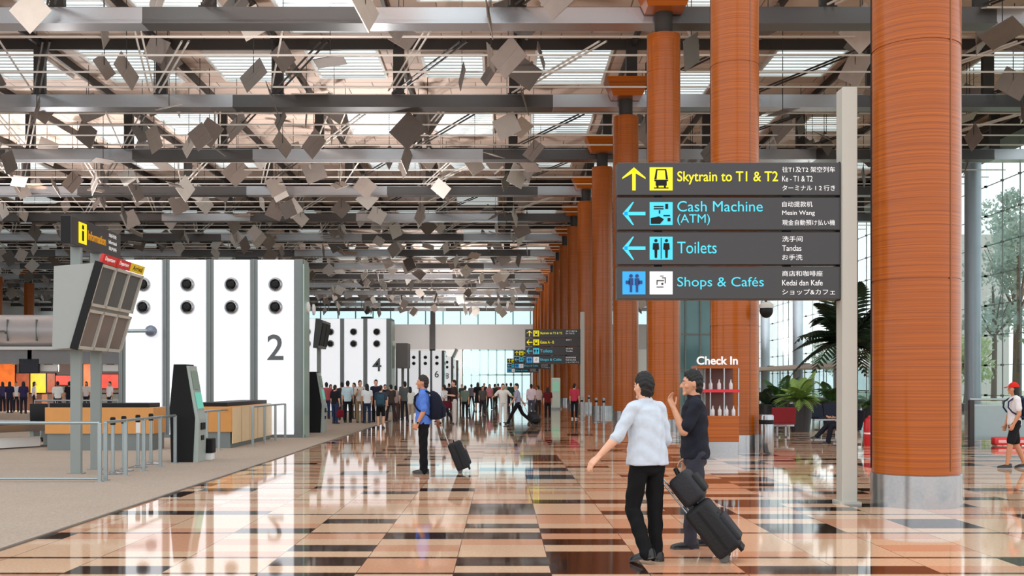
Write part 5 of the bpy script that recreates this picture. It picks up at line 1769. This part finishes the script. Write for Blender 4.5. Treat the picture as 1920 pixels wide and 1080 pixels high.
# steel bollards and rope rail at the feet of the far columns
for i, (u, v) in enumerate(((1091, 790), (1118, 792), (1132, 793), (1104, 778))):
    g = gnd(u, v)
    t = thing('steel_bollard', 'slim steel bollard by the far columns, ' + ('by the second sign post', 'third from the second sign post', 'behind the outstretched hand', 'deepest in the group')[i], 'bollard', g, 0, 'steel bollards')
    m = MB(); m.lathe([(0.14, 0), (0.14, 0.02), (0.05, 0.04), (0.05, 0.95), (0.06, 0.96), (0.06, 1.0), (0.03, 1.02)], (0, 0, 0), 16); m.build('pole', M_STEEL, t, True)
    m = MB(); m.lathe([(0.062, 0.82), (0.062, 0.9)], (0, 0, 0), 16); m.build('belt_slot', M_BLACK, t, True)
g = gnd(1042, 762)
t = thing('totem_display', 'white-green totem screen beside the person in dark red top', 'totem', at_floor(1042, 66.0))
m = MB(); m.bx(-0.28, 0.28, -0.1, 0.1, 0.08, 1.95, 0.06, 3); m.build('body', mat('totem_white', (214, 226, 212), 0.4), t, True)
m = MB(); m.bx(-0.2, 0.2, -0.11, -0.1, 1.1, 1.7); m.build('screen', glow('totem_green', (142, 196, 168), 0.3), t)
m = MB(); m.bx(-0.36, 0.36, -0.2, 0.2, 0, 0.08, 0.01); m.build('foot', M_STEEL, t)
t = thing('side_table', 'small round steel table between the two walking men, far behind', 'table', at_floor(1258, 38.0))
m = MB(); m.lathe([(0.42, 0.72), (0.42, 0.75)], (0, 0, 0), 28); m.build('table_top', M_STEEL, t, True)
m = MB(); m.lathe([(0.26, 0), (0.26, 0.02), (0.03, 0.05), (0.03, 0.72)], (0, 0, 0), 18); m.build('pedestal', M_STEEL, t, True)

# glazed lift tower beyond the columns
t = thing('glass_lift_tower', 'teal glazed tower showing between the orange columns above the two men', 'lift tower')
m = MB(); m.bx(12.4, 15.6, 78, 81, 0.0, 9.0); m.build('glass_box', mat('teal_tower_glass', (96, 140, 142), 0.12, 0.1, 0.25, 0.5), t)
m = MB()
for x in (12.4, 13.46, 14.53, 15.6):
    m.bx(x - 0.06, x + 0.06, 77.9, 78.05, 0, 9.0)
for z in (2.6, 5.2, 7.8, 9.0):
    m.bx(12.35, 15.65, 77.92, 78.02, z - 0.06, z + 0.06)
m.build('frame', M_POST, t)

# trees beyond the glass wall
def tree(label, loc, h, r, group, leafm):
    t = thing('tree', label, 'tree', loc, 0, group)
    rr = random.Random(int(loc[1] * 31 + loc[0]))
    m = MB(); m.tube([(0, 0, 0), (0.15, 0.1, h * 0.4), (0.0, 0.2, h * 0.8)], [0.28, 0.22, 0.08], 10)
    for i in range(5):
        a = rr.uniform(0, 6.28)
        m.tube([(0.05, 0.1, h * 0.45), (math.cos(a) * r * 0.7, math.sin(a) * r * 0.7, h * rr.uniform(0.6, 0.9))], [0.12, 0.03], 6)
    m.build('trunk', M_BARK, t, True)
    m = MB()
    blobs = [(V(rr.uniform(-1, 1) * r * 0.6, rr.uniform(-1, 1) * r * 0.6, h * rr.uniform(0.5 if h < 15 else 0.72, 1.0)), r * rr.uniform(0.3, 0.55)) for _ in range(12 if h < 15 else 8)]
    for c, br in blobs:
        for _ in range(190):
            d = V(rr.gauss(0, 1), rr.gauss(0, 1), rr.gauss(0, 1)).normalized()
            p = c + d * br * rr.uniform(0.55, 1.05)
            u_ = V(rr.gauss(0, 1), rr.gauss(0, 1), rr.gauss(0, 1)).normalized()
            v_ = d.cross(u_).normalized()
            s_ = rr.uniform(0.16, 0.34)
            q = [m.bm.verts.new(p + a) for a in (-u_ * s_, v_ * s_ * 0.5, u_ * s_, -v_ * s_ * 0.5)]
            m.bm.faces.new(q)
    m.build('crown', leafm, t)
    return t
M_TR = [leaf_material('tree_green', (150, 176, 128)), leaf_material('tree_pale', (192, 208, 164)), leaf_material('tree_grey', (168, 184, 174))]
G = 'trees beyond the glass wall'
TL = 'leafy green tree on the lawn beyond the glass wall'
for (x, y, h, r, k) in ((40, 60, 5, 3.2, 1), (47.5, 98, 19, 3.6, 2), (44, 82, 5.5, 3.4, 0), (41, 94, 5.2, 3.2, 1), (48, 104, 14, 3.8, 2), (43, 118, 6, 3.6, 1), (50, 134, 7, 4, 0), (42, 76, 4.4, 2.8, 1), (52, 108, 20, 4.0, 2), (47, 150, 8, 4, 0), (49, 91, 4.2, 2.6, 1)):
    tree(TL if h < 9 else 'tall grey-green tree reaching high outside the glass wall', (x, y, -0.1), h, r, G if h < 9 else 'tall trees outside the glass', M_TR[k])
# apartment block outside
t = thing('office_block', 'pale grey office block outside, seen through the glass between post and palm', 'building', (64, 150, -0.1))
m = MB(); m.bx(-5, 5, -5, 5, 0, 22); m.build('wall', M_GREYW, t)
for i in range(6):
    m = MB(); m.bx(-5.05, -5.0, -4.4, 4.4, 2 + i * 3.3, 4 + i * 3.3); m.build('window_band', mat('band_glass', (130, 150, 158), 0.2), t)
# ------------------------------------------------------------------ shops and seating beyond the carpet
YSH = 62.0
sxu = lambda u, Y=YSH: (u - VPX) * Y / FOC
szv = lambda v, Y=YSH: EYE - (v - HOR) * Y / FOC
t = thing('shop_fascia', 'big rounded grey fascia over the shops below the far orange columns', 'shop fascia')
m = MB()
prof = []
zc, rr_ = (szv(590) + szv(650)) / 2, (szv(590) - szv(650)) / 2
rs = []
for x in (sxu(-120), sxu(236)):
    rs.append([V(x, YSH + 0.3 - 0.9 * math.sin(PI * i / 16), zc + rr_ * math.cos(PI * i / 16)) for i in range(17)] + [V(x, YSH + 1.4, zc - rr_), V(x, YSH + 1.4, zc + rr_)])
m.rings(rs); m.build('drum', mat('fascia_grey', (188, 184, 186), 0.4, 0.2, 0.03, 0.5), t, True)
m = MB(); m.bx(sxu(-120), sxu(236), YSH - 0.25, YSH + 0.6, szv(656), szv(650)); m.build('lip', M_WHITE, t)
m = MB(); m.bx(sxu(-120), sxu(236), YSH + 0.1, YSH + 1.2, szv(682), szv(656)); m.build('soffit_band', mat('soffit_grey', (128, 130, 134), 0.5), t)
for u in (22, 76, 130):
    m = MB(); m.bx(sxu(u) - 0.02, sxu(u) + 0.02, YSH - 0.62, YSH - 0.4, szv(640), szv(600)); m.build('seam', M_MULL, t)
m = MB(); m.tube([(sxu(-10), YSH - 0.9, szv(622)), (sxu(20), YSH - 0.9, szv(622)), (sxu(20), YSH - 0.5, szv(626))], 0.06, 8); m.build('spot_arm', M_STEEL, t, True)
struct(MB().bx(sxu(-120), sxu(236), YSH + 6, YSH + 6.3, 0, szv(590)).build('wall_shop', mat('shop_wall', (86, 70, 66), 0.6, 0, 0.1, 0.6)))
struct(MB().bx(sxu(226), sxu(240), YSH + 0.3, YSH + 6, 0, szv(590)).build('wall_shop_side', M_POST))
Yq = YSH + 0.5
def box_thing(name, label, cat, u0, u1, v0, v1, Y, d, mt, frame=None):
    t = thing(name, label, cat)
    m = MB(); m.bx(sxu(u0, Y), sxu(u1, Y), Y, Y + d, szv(v1, Y), szv(v0, Y), 0.01, 1); m.build('panel', mt, t)
    m = MB()
    for a, b, c, e in ((u0 - 1, u0, v0, v1), (u1, u1 + 1, v0, v1), (u0 - 1, u1 + 1, v0 - 1, v0), (u0 - 1, u1 + 1, v1, v1 + 1)):
        m.bx(sxu(a, Y), sxu(b, Y), Y - 0.02, Y + d, szv(e, Y), szv(c, Y))
    m.build('frame', frame or M_MULL, t)
    return t
M_ORG = [glow('poster_orange', (232, 100, 10), 0.28, 0.6, 2.6), glow('poster_amber', (250, 180, 8), 0.4, 0.3, 2.6), glow('poster_red', (206, 44, 14), 0.28, 0.6, 2.6), glow('poster_brown', (140, 58, 12), 0.25, 0.7, 2.8)]
def menu(u0, u1, label):
    t = box_thing('menu_board', label, 'menu board', u0, u1, 656, 696, Yq, 0.12, M_WHITE)
    for j in range(2):
        m = MB(); a = sxu(u0 + (u1 - u0) * 0.25, Yq); b = sxu(u0 + (u1 - u0) * 0.75, Yq)
        m.bx(a, b, Yq - 0.012, Yq, szv(670 + 14 * j, Yq), szv(667 + 14 * j, Yq)); m.build('print_bar', mat('print_grey', (110, 106, 96), 0.6), t)
menu(74, 108, 'white menu board under the fascia nearer the television')
menu(192, 222, 'white menu board behind the second grey post')
box_thing('screen', 'dark blue screen between the white menu board and the first grey post', 'screen', 112, 140, 656, 678, Yq, 0.1, mat('screen_navy', (30, 36, 62), 0.3, 0, 0.4, 3), M_BLACK)
box_thing('screen', 'dark blue screen between the two grey posts', 'screen', 155, 172, 656, 680, Yq, 0.1, mat('screen_navy', (30, 36, 62), 0.3), M_BLACK)
t = box_thing('television', 'black television hanging below the fascia before the orange posters', 'television', 37, 72, 674, 699, Yq - 0.4, 0.12, mat('tv_black', (16, 14, 34), 0.5), M_BLACK)
m = MB(); m.bx(sxu(50), sxu(58), Yq - 0.4, Yq - 0.3, szv(675), szv(655)); m.build('bracket', M_BLACK, t)
spec = [(-4, 28, 682, 738, 0, 'orange backlit poster at the shop, nearest the picture edge'), (30, 55, 700, 738, 3, 'brown-orange backlit poster below the television'), (57, 86, 700, 742, 1, 'bright yellow backlit poster right of the television'),
        (88, 103, 700, 736, 3, 'narrow brown poster beside the yellow one'), (104, 138, 704, 722, 2, 'red backlit strip poster left of the first grey post'), (156, 172, 682, 726, 0, 'orange poster glimpsed between the two grey posts'), (190, 222, 702, 728, 2, 'red-orange poster right of the second grey post')]
for u0, u1, v0, v1, k, lb in spec:
    box_thing('backlit_poster', lb, 'poster', u0, u1, v0, v1, YSH + 5.85, 0.15, M_ORG[k], M_BLACK)
# downlights added under the fascia to brighten the shops
for u in (-60, 20, 100, 180):
    x = sxu(u)
    t = thing('added_shop_downlight', 'added round downlight brightening the shops from under the grey fascia', 'downlight', (x, YSH + 0.65, szv(682)), 0, 'added downlights under the shop fascia')
    m = MB(); m.lathe([(0.2, 0), (0.2, -0.03), (0.16, -0.04)], (0, 0, 0), 20); m.build('rim', M_STEEL, t, True)
    ld = bpy.data.lights.new('downlight', 'AREA'); ld.shape = 'DISK'; ld.size = 0.3; ld.energy = 330; ld.color = (1, 0.93, 0.84)
    lo = bpy.data.objects.new('added_downlight_lamp', ld); COL.objects.link(lo); lo.parent = t; lo.location = (0, 0, -0.06); lo.rotation_euler = (0.25, 0, 0)
# low shop counters
for u0, u1, lb, mt in ((-30, 70, 'brown shop counter below the orange posters', mat('counter_brown', (128, 84, 62), 0.5)), (138, 236, 'grey shop counter right of the grey posts', M_POST)):
    t = thing('shop_counter', lb, 'counter')
    m = MB(); m.bx(sxu(u0), sxu(u1), YSH + 0.6, YSH + 1.4, 0, 1.0, 0.02); m.build('front', mt, t)
    m = MB(); m.bx(sxu(u0) - 0.03, sxu(u1) + 0.03, YSH + 0.55, YSH + 1.45, 1.0, 1.05); m.build('top', M_BLACK, t)
shop_people = [(5, 60.5, 60, (58, 52, 92), 'person in violet shirt at the shops, nearest the picture edge'), (30, 60.0, 200, (222, 220, 220), 'person in white shirt at the shop counter under the television'),
               (64, 61.0, -60, (214, 212, 214), 'person in white blouse before the yellow poster'), (108, 52.0, 30, (232, 230, 226), 'person in white shirt leaning at the counter left of the first post'),
               (162, 60.5, 180, (210, 200, 196), 'person in cream shirt between the two grey posts'), (206, 58.0, 150, (228, 224, 224), 'person in white top right of the second grey post'), (44, 56.0, 20, (52, 46, 84), 'person in dark purple jacket on the carpet side of the shops'),
               (130, 57.0, 10, (34, 32, 36), 'person in black beside the white shirt at the shops'), (18, 57.5, 0, (40, 38, 70), 'person in navy top among the shop visitors')]
for i, (u, Y, yw, top, lb) in enumerate(shop_people):
    x = sxu(u, Y)
    person(lb, (x, Y, 0.012), math.radians(yw), group='people at the shops', skin=('mid', 'tan', 'light')[i % 3], top=top, bottom=(40, 38, 50), voxel=0.02, hair='short' if i % 2 else 'long', **(WEIGHT if i % 2 else STAND))

# flight screen cabinet beside the wall marked 4
t = thing('flight_screen_cabinet', 'grey flight screen cabinet on a pole beyond the edge of the wall marked 4', 'screen')
m = MB(); m.bx(sxu(742, 63), sxu(764, 63), 63, 65, szv(690, 63), szv(643, 63), 0.02); m.build('cabinet', mat('cabinet_grey_dark', (120, 118, 116), 0.5), t)
m = MB(); m.bx(sxu(750, 63), sxu(755, 63), 63.8, 64, 0.012, szv(689, 63)); m.build('post', M_POST, t)
# baggage belt and chair on the carpet
t = thing('baggage_belt', 'black rubber baggage belt with grey side rails before the long wood counter', 'conveyor')
a, b = V(-13.6, 23.0, 0), V(-11.2, 27.4, 0)
d = (b - a).normalized(); sd = V(d.y, -d.x, 0)
Mx = Matrix(((d.x, sd.x, 0, a.x), (d.y, sd.y, 0, a.y), (0, 0, 1, 0), (0, 0, 0, 1)))
L_b = (b - a).length
m = MB(); m.box((0, 0, 0), (1, 1, 1), Mx @ Matrix.Translation((L_b / 2, 0, 0.5)) @ Matrix.Diagonal((L_b, 0.8, 0.06, 1))); m.build('belt', M_BLACK, t)
for s_ in (-1, 1):
    m = MB(); m.box((0, 0, 0), (1, 1, 1), Mx @ Matrix.Translation((L_b / 2, s_ * 0.46, 0.50)) @ Matrix.Diagonal((L_b, 0.1, 0.16, 1))); m.build('side_rail', M_STEEL, t)
for q in (0.3, L_b - 0.3):
    m = MB(); m.box((0, 0, 0), (1, 1, 1), Mx @ Matrix.Translation((q, 0, 0.24)) @ Matrix.Diagonal((0.1, 0.8, 0.48, 1))); m.build('leg', M_POST, t)
m = MB(); m.box((0, 0, 0), (1, 1, 1), Mx @ Matrix.Translation((L_b / 2, 0.3, 0.16)) @ Matrix.Diagonal((L_b * 0.6, 0.05, 0.24, 1))); m.build('skirt_panel', M_WHITE, t)
t = thing('baggage_belt', 'second black belt lying across near the picture edge behind the rail', 'conveyor')
m = MB(); m.bx(-17.0, -12.4, 29.4, 30.2, 0.46, 0.54); m.build('belt', M_BLACK, t)
m = MB(); m.bx(-17.0, -12.4, 29.2, 29.4, 0.3, 0.58); m.build('side_rail', M_STEEL, t)
for x in (-16.5, -12.9):
    m = MB(); m.bx(x - 0.05, x + 0.05, 29.3, 30.1, 0, 0.46); m.build('leg', M_POST, t)
t = thing('office_chair', 'black office chair between the belt and the long wood counter', 'chair', (-12.3, 28.5, 0.012), 0.6)
m = MB(); m.bx(-0.24, 0.24, -0.24, 0.24, 0.44, 0.52, 0.03); m.build('seat', M_BLACK, t, True)
m = MB(); m.box((0, 0.25, 0.78), (0.46, 0.07, 0.5), Euler((-0.1, 0, 0)), 0.03); m.build('backrest', M_BLACK, t, True)
m = MB(); m.lathe([(0.03, 0.1), (0.03, 0.44)], (0, 0, 0), 12); m.bx(-0.03, 0.03, 0.2, 0.28, 0.46, 0.6); m.build('column', M_STEEL, t)
for i in range(5):
    a_ = 2 * PI * i / 5
    m = MB(); m.tube([(0, 0, 0.12), (0.28 * math.cos(a_), 0.28 * math.sin(a_), 0.06)], 0.022, 8); m.ell((0.28 * math.cos(a_), 0.28 * math.sin(a_), 0.032), (0.03, 0.03, 0.03)); m.build('leg', M_BLACK, t, True)
t = thing('handrail', 'low steel rail in front of the shops behind the baggage belt', 'railing')
m = MB(); m.tube([(-17.5, 40, 0.95), (-13.6, 40, 0.95)], 0.03, 8); m.build('top_rail', M_STEEL, t, True)
for i in range(6):
    m = MB(); m.tube([(-17.5 + i * 0.78, 40, 0.012), (-17.5 + i * 0.78, 40, 0.95)], 0.02, 6); m.build('post', M_STEEL, t, True)
